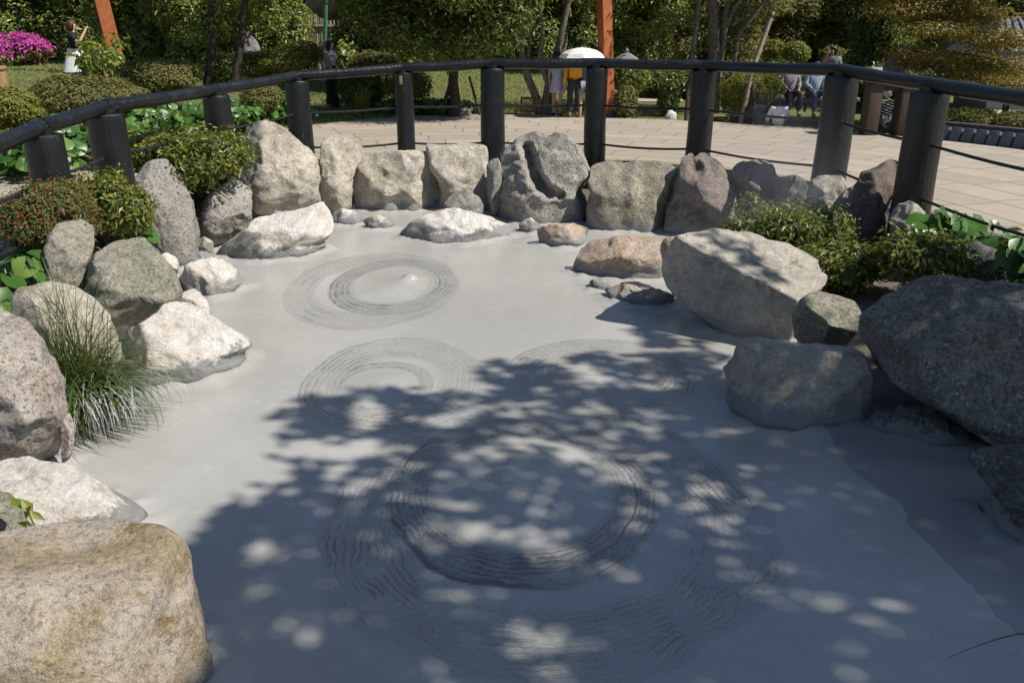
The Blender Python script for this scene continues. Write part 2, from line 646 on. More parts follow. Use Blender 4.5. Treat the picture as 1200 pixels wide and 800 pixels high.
        xb = (az_ + math.pi) / (2 * math.pi) * nb_ - .5
        tgt = np.interp(xb, np.arange(-1, nb_ + 1), np.concatenate([mxr[-1:], mxr, mxr[:1]]))
        k_ = foot * (1 - sstep(out[:, 2], MUD + .0, MUD + .45 * ht)) * (out[:, 2] > MUD - .12)
        rn = rr_ + np.maximum(tgt - rr_, 0) * k_
        out[:, :2] = cen[:2] + rel * (rn / np.maximum(rr_, 1e-5))[:, None]
    f = []
    for i in range(nring - 1):
        b0, b1 = i * na, (i + 1) * na
        for k in range(na):
            k2 = (k + 1) % na
            f.append((b0 + k, b1 + k, b1 + k2, b0 + k2))
    # collapse poles: first ring is r=0, last ring too
    ob = mesh_obj(name, out, np.array(f), mat, None, True)
    bm = bmesh.new()
    bm.from_mesh(ob.data)
    bmesh.ops.remove_doubles(bm, verts=bm.verts, dist=.0008)
    bmesh.ops.recalc_face_normals(bm, faces=bm.faces)
    # put the origin at the foot of the stone
    org = cen.copy()
    org[2] = zb
    bmesh.ops.translate(bm, vec=[-float(q) for q in org], verts=bm.verts)
    for fa in bm.faces:
        fa.smooth = True
    bm.to_mesh(ob.data)
    bm.free()
    ob.location = [float(q) for q in org]
    tag(ob, label, cat, group)
    return ob


G_RIM = 'boulders round the rim of the mud pool'
BIG = (170, 40)
MID = (130, 30)
TOPW = (.12, -.3, .9)

# --- back row along the fence
boulder([(288,146),(305,141),(322,143),(335,153),(350,163),(362,172),(370,188),(373,208),(372,230),(362,241),(340,246),(318,247),(300,243),(291,228),(283,206),(290,190),(288,165)],
        'tall pale grey boulder with sloping shoulder standing on the flat white ledge', R_PALE, zb=-.27, sink=6, seed=1, res=MID, T=.6, nrand=1,
        facets=[(340,200,.88,(.3,-.75,.58)), (294,215,.55,(-.55,-.6,.35))], group=G_RIM)
boulder([(377,166),(385,160),(400,160),(415,164),(425,172),(427,183),(418,197),(413,212),(412,230),(402,240),(388,238),(377,228),(373,207),(375,185)],
        'narrow upright grey rock squeezed between the tall pale boulder and the blocky one', R_PALE, zb=-.32, seed=2, nrand=3, group=G_RIM)
boulder([(522,238),(530,226),(545,222),(560,230),(568,248),(540,256),(522,250)],
        'small shaded stone wedged low under the flat-topped cream boulder', R_GREY, zb=-.45, seed=41, res=(60,14), name='stone', group=G_RIM)
boulder([(414,197),(430,181),(470,177),(505,179),(524,192),(530,222),(524,245),(485,249),(450,250),(432,250),(424,236),(416,216)],
        'blocky tan boulder with level top behind the pool, its right half in shade', R_PALE, seed=3, res=MID, T=.7,
        flat=3.2, facets=[(455,215,.98,(.1,-.95,.3)), (428,225,.6,(-.6,-.75,.1))], dents=[(468,236,10,.3)], group=G_RIM)
boulder([(499,170),(505,167),(520,169),(540,166),(560,168),(571,172),(572,190),(575,210),(578,230),(580,250),(560,250),(545,245),(530,233),(515,215),(503,195)],
        'flat-topped cream boulder tapering down to a point at its lower left', R_PALE, seed=4, res=MID, T=.6,
        flat=3.4, nrand=0, facets=[(545,205,.92,(.05,-.86,.5)), (540,172,.4,(0,-.05,1))], rough=.8, group=G_RIM)
boulder([(570,195),(576,186),(586,186),(590,235),(584,250),(574,248)],
        'dark narrow rock in the gap left of the hollowed boulder', R_GREY, zb=-.4, seed=5, res=(60,14), group=G_RIM)
boulder([(583,195),(586,178),(596,165),(615,154),(640,151),(660,157),(678,170),(688,188),(690,205),(682,222),(678,236),(672,250),(655,259),(632,267),(610,259),(588,250),(580,235),(581,213)],
        'big rounded pitted boulder with a deep dark hollow in its face', R_HOLLOW, seed=6, res=BIG, T=.75, rough=1.5,
        facets=[(605,235,.9,(-.45,-.8,.3)), (655,245,.8,(.2,-.8,.3))],
        dents=[(617,172,7,.35), (621,183,7,.5), (624,195,7,.6), (628,207,7.5,.6), (634,218,8,.6), (644,226,7,.5), (656,229,6,.35)], group=G_RIM)
boulder([(690,207),(697,193),(715,187),(745,188),(772,190),(795,198),(800,220),(795,240),(778,258),(752,269),(715,272),(695,268),(688,247),(689,225)],
        'broad moss-stained boulder right of the hollowed boulder, in front of a black post', R_MOSSY, seed=7, res=MID, T=.7,
        flat=3.4, nrand=2, facets=[(735,230,.98,(.0,-.95,.28))], group=G_RIM)
boulder([(855,205),(862,190),(880,186),(897,187),(910,198),(914,216),(908,236),(895,247),(870,244),(860,230)],
        'round brown boulder half hidden behind the leafy shrub and the peaked boulder', R_MAUVE, zb=-.2, seed=9, group=G_RIM)
boulder([(775,272),(780,245),(788,222),(797,198),(804,182),(810,176),(815,186),(820,177),(828,177),(840,185),(850,198),(856,214),(860,235),(864,258),(856,272),(830,280),(800,282),(785,280)],
        'tall mauve-brown boulder with a notched double peak', R_MAUVE, seed=8, res=MID, T=.65,
        facets=[(800,240,.9,(-.45,-.8,.35)), (845,240,.8,(.45,-.75,.45))], dents=[(817,200,7,.3), (826,250,8,.2)], group=G_RIM)
boulder([(906,228),(912,209),(925,206),(940,209),(950,222),(950,244),(930,250),(912,248)],
        'dark grey rock between the round brown boulder and the angular grey one', R_DARK, zb=-.17, seed=10, res=(80,18), group=G_RIM)
boulder([(946,214),(958,205),(980,204),(993,212),(990,232),(980,247),(962,252),(948,247),(945,228)],
        'angular cool grey rock at the foot of the corner post', R_COOL, zb=-.10, seed=11, res=(90,20), nrand=6, T=.7, group=G_RIM)
boulder([(985,235),(992,222),(1004,218),(1010,240),(1000,256),(988,254)],
        'small mossy wedge rock left of the leaning dark brown boulder', R_OLIVE, zb=-.10, seed=12, res=(60,14), group=G_RIM)
boulder([(983,264),(990,245),(1000,225),(1010,203),(1025,192),(1043,185),(1056,190),(1061,205),(1060,224),(1050,242),(1040,264),(1030,282),(1010,284),(990,277)],
        'leaning dark brown boulder beside the thick black post', R_BROWN, zb=-.2, seed=13, res=MID, T=.6,
        facets=[(1010,240,.8,(-.75,-.6,.25)), (1048,225,.7,(.75,-.45,.45))], group=G_RIM)
boulder([(1043,252),(1052,239),(1065,235),(1080,245),(1090,260),(1086,276),(1060,281),(1042,272)],
        'small grey stone leaning on the right foot of the dark brown boulder', R_COOL, zb=-.03, seed=14, res=(80,18), group=G_RIM)
boulder([(1120,302),(1130,289),(1145,284),(1165,288),(1178,297),(1182,315),(1172,332),(1140,337),(1120,327)],
        'dark rounded rock among round leaves above the huge dark boulder', R_DARK, zb=-.1, seed=15, res=(90,20), group=G_RIM)
# --- second row, lapped by the mud
boulder([(252,292),(270,281),(292,263),(310,251),(345,247),(368,240),(378,232),(387,244),(395,264),(384,278),(350,288),(310,298),(270,308),(250,308)],
        'long flat whitish ledge under the tall pale boulder', R_CREAM, seed=16, res=MID, T=.75, sink=10,
        facets=[(330,262,.55,(.05,-.35,1)), (330,280,.8,(.2,-.9,.25))], rough=.8, group=G_RIM)
boulder([(391,249),(400,244),(412,246),(425,255),(421,263),(402,265),(391,259)],
        'little whitish stone at the mud edge below the narrow upright rock', R_CREAM, seed=17, res=(60,14), name='stone', group=G_RIM)
boulder([(468,273),(480,262),(495,252),(525,245),(560,250),(585,258),(606,268),(596,277),(565,283),(520,287),(485,286),(470,281)],
        'low whitish slab lying in the mud in front of the cream boulder', R_CREAM, seed=18, res=MID, T=.8, sink=9,
        facets=[(540,260,.6,(.05,-.35,1)), (520,278,.75,(-.1,-.9,.2))], rough=.8, group=G_RIM)
boulder([(628,269),(650,262),(678,262),(690,268),(688,281),(670,291),(640,287)],
        'small orange-stained stone at the foot of the hollowed boulder', R_ORANGE, seed=19, res=(80,18), name='stone', group=G_RIM)
boulder([(673,312),(677,295),(690,284),(720,277),(755,277),(775,284),(785,298),(780,316),(755,330),(715,330),(688,327)],
        'smooth orange-tinged boulder in the mud, partly in the big boulder\'s shadow', R_ORANGE, seed=20, res=MID, T=.75, sink=14,
        facets=[(725,292,.6,(.05,-.35,1))], rough=.7, group=G_RIM)
boulder([(710,340),(724,333),(745,334),(768,338),(790,346),(795,358),(770,360),(735,356)],
        'rough mud-caked rubble lump at the foot of the big pale boulder', R_ORANGE, seed=21, res=(100,22), rough=2.4, name='stone', sink=6, group=G_RIM)
boulder([(774,290),(780,279),(793,277),(803,284),(800,298),(785,304),(776,300)],
        'small tan stone propped against the left end of the big pale boulder', R_OCHRE, zb=-.2, seed=22, res=(70,16), name='stone', group=G_RIM)
boulder([(777,318),(782,296),(795,278),(834,268),(870,270),(911,283),(945,291),(963,303),(970,322),(960,342),(944,360),(930,382),(914,397),(880,392),(850,382),(815,364),(790,347)],
        'large pale boulder with a sunlit sloping top and shaded front, right bank', R_COOL, zb=-.42, seed=23, res=BIG, T=.9, sink=12, nrand=0,
        flat=3.2, facets=[(872,320,.72,(.20,-.26,.94)), (872,320,.72,(-.60,-.78,-.12)), (800,312,.5,(-.9,-.4,.1)), (950,350,.6,(.6,-.75,-.1))], rough=.8, group=G_RIM)
boulder([(928,374),(938,351),(955,340),(975,345),(1000,352),(1010,365),(1005,386),(990,399),(960,405),(940,396),(928,387)],
        'small rounded olive rock wedged between the large pale boulder and huge dark one', R_OLIVE, zb=-.2, seed=24, res=(100,22), rough=.6, T=.8, group=G_RIM)
boulder([(852,432),(862,407),(872,397),(905,399),(950,402),(990,405),(1010,415),(1020,435),(1022,462),(1016,491),(1003,508),(970,509),(920,501),(885,489),(862,467),(853,451)],
        'square pale block at the mud edge below the large pale boulder', R_COOL, seed=25, res=BIG, T=.8, sink=18, nrand=1,
        flat=4, facets=[(935,418,.80,(.0,-.15,1)), (935,418,.80,(-.08,-.94,.33)), (866,440,.6,(-.85,-.5,.15))], rough=.7, group=G_RIM)
boulder([(1022,492),(1035,476),(1065,472),(1100,480),(1125,495),(1137,515),(1112,524),(1070,522),(1030,517)],
        'low dark wet rock at the mud edge under the huge dark boulder', R_DARK, seed=26, res=(110,24), rough=1.4, sink=10, group=G_RIM)
boulder([(1003,392),(1010,370),(1040,345),(1075,328),(1110,323),(1150,325),(1200,333),(1245,350),(1270,400),(1255,470),(1225,515),(1190,518),(1150,502),(1110,477),(1060,452),(1030,432),(1010,412)],
        'huge dark lichen-spotted boulder at the right edge', R_LICHEN, zb=-.3, seed=27, res=BIG, T=.8, sink=20,
        nrand=2, facets=[(1120,362,.68,(.05,-.28,1)), (1120,362,.68,(-.25,-.92,.30)), (1040,390,.6,(-.75,-.6,.25)), (1150,470,.75,(-.3,-.8,-.35))], group=G_RIM)
boulder([(1135,540),(1150,523),(1180,517),(1225,515),(1270,560),(1260,650),(1205,622),(1180,596),(1152,566)],
        'rough dark bank rock at the right edge below the huge boulder', R_DARK, seed=28, res=(120,26), rough=1.7, sink=10, group=G_RIM)
# --- left bank
boulder([(232,256),(245,231),(262,216),(280,210),(293,220),(298,240),(293,260),(280,275),(262,283),(245,282),(234,273)],
        'rounded blue-grey boulder left of the long white ledge', R_GREY, zb=-.38, seed=29, res=MID, T=.8, rough=1.2,
        facets=[(272,235,.75,(.45,-.5,.75))], group=G_RIM)
boulder([(145,236),(152,216),(165,196),(180,187),(195,188),(207,200),(218,220),(228,245),(232,270),(230,292),(218,302),(200,298),(175,286),(158,266),(148,251)],
        'egg-shaped speckled grey boulder standing upright on the left bank', R_GREY, zb=-.36, seed=30, res=MID, T=.62, rough=.7, nrand=2,
        facets=[(190,240,.95,(.3,-.85,.45))], group=G_RIM)
boulder([(232,281),(240,277),(250,284),(248,296),(236,295)],
        'tiny pale pebble below the rounded blue-grey boulder', R_COOL, zb=-.42, seed=31, res=(50,12), name='pebble', cat='pebble', group='pebbles on the left bank')
boulder([(183,302),(195,295),(207,301),(210,316),(197,321),(184,314)],
        'pale yellowish pebble below the egg-shaped boulder', R_CREAM, zb=-.42, seed=32, res=(50,12), name='pebble', cat='pebble', group='pebbles on the left bank')
boulder([(212,327),(218,312),(232,304),(250,299),(266,306),(281,319),(286,330),(262,341),(246,350),(230,346),(218,338)],
        'white wedge stone jutting into the mud, grey mud round its foot', R_CREAM, seed=33, res=(100,22), T=.8, sink=10,
        facets=[(245,312,.5,(.15,-.3,1))], rough=1.2, name='stone', group=G_RIM)
for i_, (pl_, lb_) in enumerate((([(190,325),(205,320),(218,322),(222,336),(210,346),(194,340)], 'small chalky stone in the gap right of the wide olive-grey boulder'),
                             ([(222,300),(236,294),(250,298),(248,308),(232,312)], 'chalky pebble behind the white wedge stone'),
                             ([(300,292),(318,288),(330,296),(322,304),(304,304)], 'mud-caked chip at the front of the long whitish ledge'),
                             ([(425,258),(445,252),(462,258),(458,268),(436,270)], 'mud-caked chip left of the low whitish slab'),
                             ([(608,262),(622,256),(634,264),(628,274),(612,273)], 'chalky chip between the low whitish slab and the orange-stained stone'),
                             ([(690,330),(704,326),(716,332),(712,342),(696,342)], 'mud-caked chip at the left foot of the orange-tinged boulder'))):
    boulder(pl_, lb_, R_CREAM, seed=60 + i_, res=(60,14), name='stone', rough=1.2, group='chalky chips along the mud edge')
boulder([(48,302),(55,278),(70,262),(95,256),(110,263),(110,290),(105,315),(98,337),(75,339),(55,332)],
        'upright olive-grey block beside the red-tipped azalea', R_OLIVE, zb=-.08, seed=34, res=(110,24), T=.6,
        facets=[(78,300,.9,(.1,-.85,.5))], rough=.7, group=G_RIM)
boulder([(103,322),(112,300),(130,285),(150,278),(172,280),(185,292),(195,308),(206,325),(212,342),(202,358),(186,368),(170,380),(145,388),(120,376),(105,358),(100,342)],
        'wide olive-grey boulder on the left bank right of the upright block', R_OLIVE, zb=-.34, seed=35, res=MID, T=.7,
        facets=[(150,320,.95,(.2,-.7,.7)), (200,345,.6,(.8,-.5,.3))], rough=.8, group=G_RIM)
boulder([(208,352),(215,341),(228,338),(240,348),(248,364),(236,369),(214,366)],
        'small rounded white stone on top of the broken white ledge', R_CREAM, zb=-.36, seed=36, res=(70,16), name='stone', rough=.7, group=G_RIM)
boulder([(138,402),(150,385),(170,376),(190,360),(206,352),(228,355),(247,366),(265,380),(290,396),(292,406),(262,418),(244,440),(222,452),(190,448),(176,450),(155,438),(142,422)],
        'broken white ledge on the left bank, stepping down into the mud', R_CREAM, seed=37, res=BIG, T=.75, sink=18, nrand=3,
        facets=[(200,378,.6,(.15,-.45,.9)), (205,415,.85,(.2,-.95,.1)), (262,392,.5,(.3,-.4,.85))], rough=.9, group=G_RIM)
boulder([(15,347),(30,336),(60,330),(90,335),(110,350),(128,370),(138,395),(139,422),(130,445),(100,455),(60,450),(30,425),(14,380)],
        'round pale grey boulder behind the grass tuft', R_PALE, zb=-.35, seed=38, res=MID, T=.7, rough=.6, nrand=2, group=G_RIM)
boulder([(72,492),(80,482),(87,495),(88,515),(82,528),(72,532)],
        'small chip of stone at the right foot of the big reddish grey boulder', R_PINK, zb=-.36, seed=45, res=(60,14), name='stone', group=G_RIM)
boulder([(-40,375),(-10,364),(10,362),(25,369),(40,381),(51,396),(62,425),(76,456),(80,482),(78,506),(68,530),(45,542),(20,541),(0,532),(-40,524),(-70,450)],
        'big reddish grey boulder at the left edge, left of the grass tuft', R_PINK, zb=-.30, seed=39, res=BIG, T=.7, sink=10,
        facets=[(20,460,.95,(.35,-.8,.5)), (60,450,.7,(.85,-.45,.3))], rough=.8, group=G_RIM)
boulder([(-60,552),(0,540),(20,535),(60,540),(95,552),(125,572),(150,590),(175,605),(188,621),(186,640),(150,650),(60,650),(0,640),(-60,620)],
        'long white stone with brown mottled left end, behind the front boulder', R_CREAM, seed=40, res=BIG, T=.8, sink=16, contact=(120,642),
        facets=[(80,570,.5,(.2,-.25,1)), (120,610,.85,(.5,-.7,.5))], rough=.8, group=G_RIM)
boulder([(-50,585),(-15,578),(10,576),(28,596),(34,622),(20,650),(-50,650)],
        'mottled olive stone at the left edge between the long white stone and the front boulder', R_OLIVE, zb=-.28, seed=42, res=(100,22), rough=.7, group=G_RIM)
boulder([(-60,660),(-30,640),(0,630),(30,622),(70,617),(110,614),(150,616),(188,622),(208,636),(217,656),(226,690),(236,730),(246,770),(254,810),(252,860),(100,900),(-80,880),(-90,760)],
        'large ochre-stained boulder in the lower left foreground', R_OCHRE, zb=-.45, seed=43, res=(220, 54), T=.75, sink=10, contact=(240,800),
        facets=[(110,720,.95,(.25,-.62,.75)), (10,780,.5,(-.85,-.5,.1)), (225,740,.5,(.9,-.3,.2)), (110,622,.25,(.1,.1,1))], rough=.55, nrand=2, push=.45, group=G_RIM)

# ------------------------------------------------------------------ fence line, used by ground and path too
POSTS = [(-60, 190, 5.5, .28), (48, 148, 6.7, .30), (122, 125, 7.7, .33), (252, 105, 9.5, .30), (347, 89, 11.1, .31), (472, 79.5, 11.4, .235),
         (577, 74.5, 11.4, .325), (700, 74, 11.2, .285), (826, 77, 10.7, .31), (988, 82, 9.2, .36), (1092, 99, 7.6, .335), (1290, 127, 5.7, .30), (1420, 165, 4.6, .3)]
PP = [atY(a, b, y) for a, b, y, r in POSTS]
FENCE = np.array([p[:2] for p in PP])


def seg_dist(X, Y, poly, closed=False):
    d = np.full(X.shape, 1e9)
    n = len(poly)
    for i in range(n if closed else n - 1):
        a, b = poly[i], poly[(i + 1) % n]
        ab = b - a
        t = np.clip(((X - a[0]) * ab[0] + (Y - a[1]) * ab[1]) / (ab @ ab), 0, 1)
        d = np.minimum(d, np.hypot(X - a[0] - t * ab[0], Y - a[1] - t * ab[1]))
    return d


def inside(X, Y, poly):
    c = np.zeros(X.shape, bool)
    n = len(poly)
    j = n - 1
    for i in range(n):
        xi, yi = poly[i]
        xj, yj = poly[j]
        if yi != yj:
            cond = ((yi > Y) != (yj > Y)) & (X < (xj - xi) * (Y - yi) / (yj - yi) + xi)
            c ^= cond
        j = i
    return c


RIMPOLY = np.array([(-3.0, 1.0)] + [tuple(p) for p in FENCE] + [(3.2, 1.0)])
MUDPX = [(255, 805), (205, 690), (165, 625), (110, 575), (95, 500), (110, 440), (150, 375), (200, 325), (225, 292), (290, 264), (390, 243),
         (470, 240), (530, 240), (600, 246), (690, 262), (800, 270), (830, 342), (875, 400), (930, 470), (1015, 500), (1150, 525), (1220, 620), (1240, 720), (1270, 810)]
MUDPOLY = np.array([at(a, b, MUD)[:2] for a, b in MUDPX] + [(2.3, 1.2), (-.9, 1.2)])


PIT = (4.9, 16.9)


def ground_z(X, Y):
    sd = seg_dist(X, Y, RIMPOLY, True) * np.where(inside(X, Y, RIMPOLY), -1, 1)
    md = seg_dist(X, Y, MUDPOLY, True) * np.where(inside(X, Y, MUDPOLY), -1, 1)
    z = np.full(X.shape, -.012)
    bank = -.75 + .45 * sstep(md, .05, .6) + .2 * sstep(sd, -.15, .6)
    z = np.where(sd < .9, np.minimum(z, np.maximum(bank, -.8)), z)
    z = np.where((sd < .85), np.minimum(z, -.09), z)
    # lawn rising to the left, sunken footbath on the right
    z = z + np.maximum(.70 * sstep(Y, 16, 21.5) * sstep(-X, 5.5, 10.5), .5 * sstep(Y, 19.5, 28) * sstep(-X, -3.5, -1))
    pit = sstep(1.45 - np.abs(X - PIT[0]), 0, .2) * sstep(.9 - np.abs(Y - PIT[1]), 0, .2)
    z = z - .42 * pit
    return z


def gz(x, y):
    return float(ground_z(np.array([x], float), np.array([y], float))[0])


# ground sheet: fine near the pool, coarse to the horizon
def grid_sheet(xs, ys, zf):
    X, Y = np.meshgrid(xs, ys)
    Z = zf(X, Y)
    V = np.stack([X, Y, Z], -1).reshape(-1, 3)
    ny, nx = X.shape
    i = np.arange(nx - 1)[None, :] + nx * np.arange(ny - 1)[:, None]
    Fq = np.stack([i, i + 1, i + 1 + nx, i + nx], -1).reshape(-1, 4)
    return V, Fq


xs = np.concatenate([[-400, -200, -100, -60, -45], np.arange(-34, -7, .5), np.arange(-7, 7.6, .13), np.arange(8, 26, .5), [32, 45, 60, 100, 200, 400]])
ys = np.concatenate([[-60, -20, -5, -1, .5], np.arange(1, 13, .13), np.arange(13, 19, .2), np.arange(19, 42, .5), [50, 70, 100, 200, 400]])
V, Fq = grid_sheet(xs, ys, ground_z)
cx_ = V[Fq].mean(1)
dpath = seg_dist(cx_[:, 0], cx_[:, 1], RIMPOLY, True) * np.where(inside(cx_[:, 0], cx_[:, 1], RIMPOLY), -1, 1)

t = NT('bare_soil')
p = t.pos()
n1 = t.noise(p, 3, 6, .65)
n2 = t.noise(p, 40, 5, .7)
c = t.mix(t.step(n1, .35, .65), (.10, .078, .05), (.17, .135, .09))
c = t.mix(t.m('MULTIPLY', t.step(n2, .55, .7), .5), c, (.25, .21, .15))
c = t.mix(t.step(t.noise(p, 2.2, 4), .58, .7), c, (.07, .085, .025))
sx = t.n('ShaderNodeSeparateXYZ'); t.put(sx.inputs[0], p)
mm = t.step(t.m('ADD', sx.outputs[2], t.m('MULTIPLY', t.m('SUBTRACT', n1, .5), .2)), MUD + .24, MUD + .06)
c = t.mix(mm, c, t.mix(n2, (.2, .2, .195), (.33, .325, .31)))
M_SOIL = t.done(t.bsdf(c, .9, t.bump(t.m('ADD', n1, t.m('MULTIPLY', n2, .5)), .7, .05), .2))

t = NT('lawn_turf')
p = t.pos()
n1 = t.noise(p, .7, 5, .65)
n2 = t.noise(p, 25, 4, .7)
c = t.mix(t.step(n1, .35, .65), (.13, .14, .045), (.19, .175, .07))
c = t.mix(t.m('MULTIPLY', n2, .5), c, (.08, .10, .03))
M_LAWN = t.done(t.bsdf(c, .9, t.bump(n2, .8, .04), .15))
g = mesh_obj('ground', V, Fq, [M_SOIL, M_LAWN], None, True, (dpath > 1.5).astype(int))
tag(g, kind='structure')

# ------------------------------------------------------------------ the mud
def ring_w(cx, cy, rx, ry):
    l, r, tp, b = at(cx - rx, cy, MUD), at(cx + rx, cy, MUD), at(cx, cy - ry, MUD), at(cx, cy + ry, MUD)
    return ((l[0] + r[0]) / 2, (tp[1] + b[1]) / 2, (r[0] - l[0]) / 2, (tp[1] - b[1]) / 2)


RA = ring_w(434, 341, 101, 44)
RA2 = ring_w(460, 336, 74, 33)
RA3 = ring_w(470, 335, 40, 18)
RB = ring_w(457, 454, 108, 58)
RB2 = ring_w(444, 455, 54, 28)
RC = ring_w(705, 442, 112, 44)
RD = ring_w(612, 588, 160, 97)
RD3 = ring_w(615, 565, 100, 56)
RE = ring_w(640, 640, 285, 165)
mx = np.arange(-3.6, 3.4, .026)
my = np.arange(1.0, 11.0, .026)


def mud_z(X, Y):
    z = np.full(X.shape, MUD)
    for (cx, cy, a, b), h in ((RA2, .022), (RA3, .02), (RB2, .02), (RD, .018), (RD3, .03), (RC, .012)):
        d = np.hypot((X - cx) / a, (Y - cy) / b)
        z = z + h * (1 - sstep(d, .0, 1.05))
    cx, cy, a, b = RD3
    bx, by = at(587, 566, MUD)[:2]
    z = z + .0 * np.exp(-(((X - bx) / .06) ** 2 + ((Y - by) / .075) ** 2) ** 1.5)
    bx, by = at(478, 331, MUD)[:2]
    z = z + .03 * np.exp(-(((X - bx) / .07) ** 2 + ((Y - by) / .1) ** 2))
    z = z + .006 * np.sin(X * 1.7 + .6 * np.sin(Y * 1.3)) * np.sin(Y * 1.1 + .4)
    return z


V, Fq = grid_sheet(mx, my, mud_z)
from mathutils import kdtree
_rv = []
for ob_ in COL.objects:
    if ob_.name.split('.')[0] in ('boulder', 'stone', 'pebble'):
        for v_ in ob_.data.vertices:
            w_ = v_.co + ob_.location
            if abs(w_.z - MUD) < .07:
                _rv.append(w_)
kd = kdtree.KDTree(len(_rv))
for i_, w_ in enumerate(_rv):
    kd.insert((w_.x, w_.y, 0), i_)
kd.balance()
near = np.zeros(len(V))
for i_ in range(len(V)):
    d_ = kd.find((V[i_, 0], V[i_, 1], 0))[2]
    if d_ < .22:
        nz = mnoise.noise(Vector((V[i_, 0] * 6, V[i_, 1] * 6, 0)))
        n2_ = mnoise.noise(Vector((V[i_, 0] * 17, V[i_, 1] * 17, 3)))
        near[i_] = max(0, 1 - d_ / (.13 + .07 * nz)) ** 1.5 * (.026 + .025 * nz + .014 * n2_)
V[:, 2] += np.maximum(near, 0)
t = NT('grey_boiling_mud')
p = t.pos()
sx = t.n('ShaderNodeSeparateXYZ'); t.put(sx.inputs[0], p)
wn = t.m('SUBTRACT', t.noise(p, 1.6, 3, .5), .5)
wn2 = t.m('SUBTRACT', t.noise(p, 9, 4, .6), .5)
br = t.noise(p, 4.5, 5, .65)
fine = t.noise(p, 70, 4, .7)
gr = t.noise(p, 18, 5, .65)


def rd(R, warp=.12, w2=.03):
    cx, cy, a, b = R
    dx = t.m('DIVIDE', t.m('SUBTRACT', sx.outputs[0], cx), a)
    dy = t.m('DIVIDE', t.m('SUBTRACT', sx.outputs[1], cy), b)
    d = t.m('SQRT', t.m('ADD', t.m('MULTIPLY', dx, dx), t.m('MULTIPLY', dy, dy)))
    d = t.m('ADD', d, t.m('MULTIPLY', wn, warp))
    return t.m('ADD', d, t.m('MULTIPLY', wn2, w2))


sect = t.step(t.noise(p, 1.15, 3, .55), .40, .60)
pit_ = t.step(t.noise(p, 34, 3, .6), .66, .74)
height = t.m('SUBTRACT', t.m('ADD', t.m('MULTIPLY', gr, .16), t.m('MULTIPLY', fine, .07)), t.m('MULTIPLY', pit_, .25))
dark = None


def band(R, r0, r1, K, amp, dk, warp=.12, w2=.03, soft=.12, brk=(.38, .62), tone=.1):
    """fine concentric wrinkles of the skin between radius r0 and r1"""
    global height, dark
    d = rd(R, warp, w2)
    msk = t.m('MULTIPLY', t.step(d, r0, r0 + soft), t.step(d, r1, r1 - soft * .5))
    ph = t.m('ADD', t.m('MULTIPLY', d, K * 6.2832), t.m('MULTIPLY', gr, 7.0))
    wv = t.m('MULTIPLY_ADD', t.m('SINE', ph), .5, .5)
    ph2 = t.m('ADD', t.m('MULTIPLY', d, K * 2.37 * 6.2832), t.m('MULTIPLY', br, 9.0))
    wv = t.m('MULTIPLY', t.m('ADD', wv, t.m('MULTIPLY_ADD', t.m('SINE', ph2), .3, .3)), .625)
    wv = t.m('MULTIPLY', wv, t.m('ADD', .35, t.m('MULTIPLY', t.step(br, *brk), .65)))
    wv = t.m('MULTIPLY', wv, t.m('ADD', .5, t.m('MULTIPLY', sect, .5)))
    wv = t.m('MULTIPLY', wv, msk)
    height = t.m('SUBTRACT', height, t.m('MULTIPLY', wv, amp))
    ln = t.m('MULTIPLY', t.m('POWER', wv, 2.0), dk)
    ln = t.m('ADD', ln, t.m('MULTIPLY', t.m('MULTIPLY', msk, t.step(fine, .45, .65)), dk * .35))
    ln = t.m('ADD', ln, t.m('MULTIPLY', msk, t.m('MULTIPLY', tone, t.m('ADD', .55, t.m('MULTIPLY', gr, .9)))))
    dark = ln if dark is None else t.m('MAXIMUM', dark, ln)


def crack(R, r, w, a0, a1, amp=.9, dk=.8, warp=.16):
    """one torn edge of skin along an arc"""
    global height, dark
    cx, cy, a, b = R
    d = rd(R, warp, .07)
    at2 = t.m('ARCTAN2', t.m('DIVIDE', t.m('SUBTRACT', sx.outputs[1], cy), b), t.m('DIVIDE', t.m('SUBTRACT', sx.outputs[0], cx), a))
    am = t.m('MULTIPLY', t.step(at2, a0, a0 + .4), t.step(at2, a1, a1 - .4))
    l = t.m('MULTIPLY', t.step(t.m('ABSOLUTE', t.m('SUBTRACT', d, r)), w, w * .3), am)
    height = t.m('SUBTRACT', height, t.m('MULTIPLY', l, amp))
    dark = t.m('MAXIMUM', dark, t.m('MULTIPLY', l, dk))


band(RA, .62, 1.03, 9, .4, .5, .10, .03, .05, tone=.13)
band(RA2, .60, 1.03, 12, .8, .95, .14, tone=.24)
band(RB, .48, 1.02, 15, .7, .75, .14, tone=.08)
band(RB2, .82, 1.18, 4, .6, .8, .16, .04, .06, tone=.14)
band(RC, .35, 1.02, 15, .7, .7, .2, tone=.06)
band(RD, .62, 1.06, 22, 1.0, 1.1, .15, tone=.30)
band(RE, .58, 1.03, 32, .7, .7, .24, tone=.10)
crack(RD, 1.0, .030, -3.1, -1.2, 1.0, .9, .3)
crack(RD, .97, .022, 2.2, 3.14, 1.0, .9, .2)
crack(RD, .86, .016, -1.4, .4, .8, .7, .25)
crack(RA, 1.0, .02, 1.8, 3.14, .4, .35)
crack(RB, 1.0, .018, 1.2, 3.14, .4, .35)
crack(RB, .84, .015, -3.1, -1.6, .5, .35)
crack(RC, 1.0, .02, .6, 3.0, .5, .4)
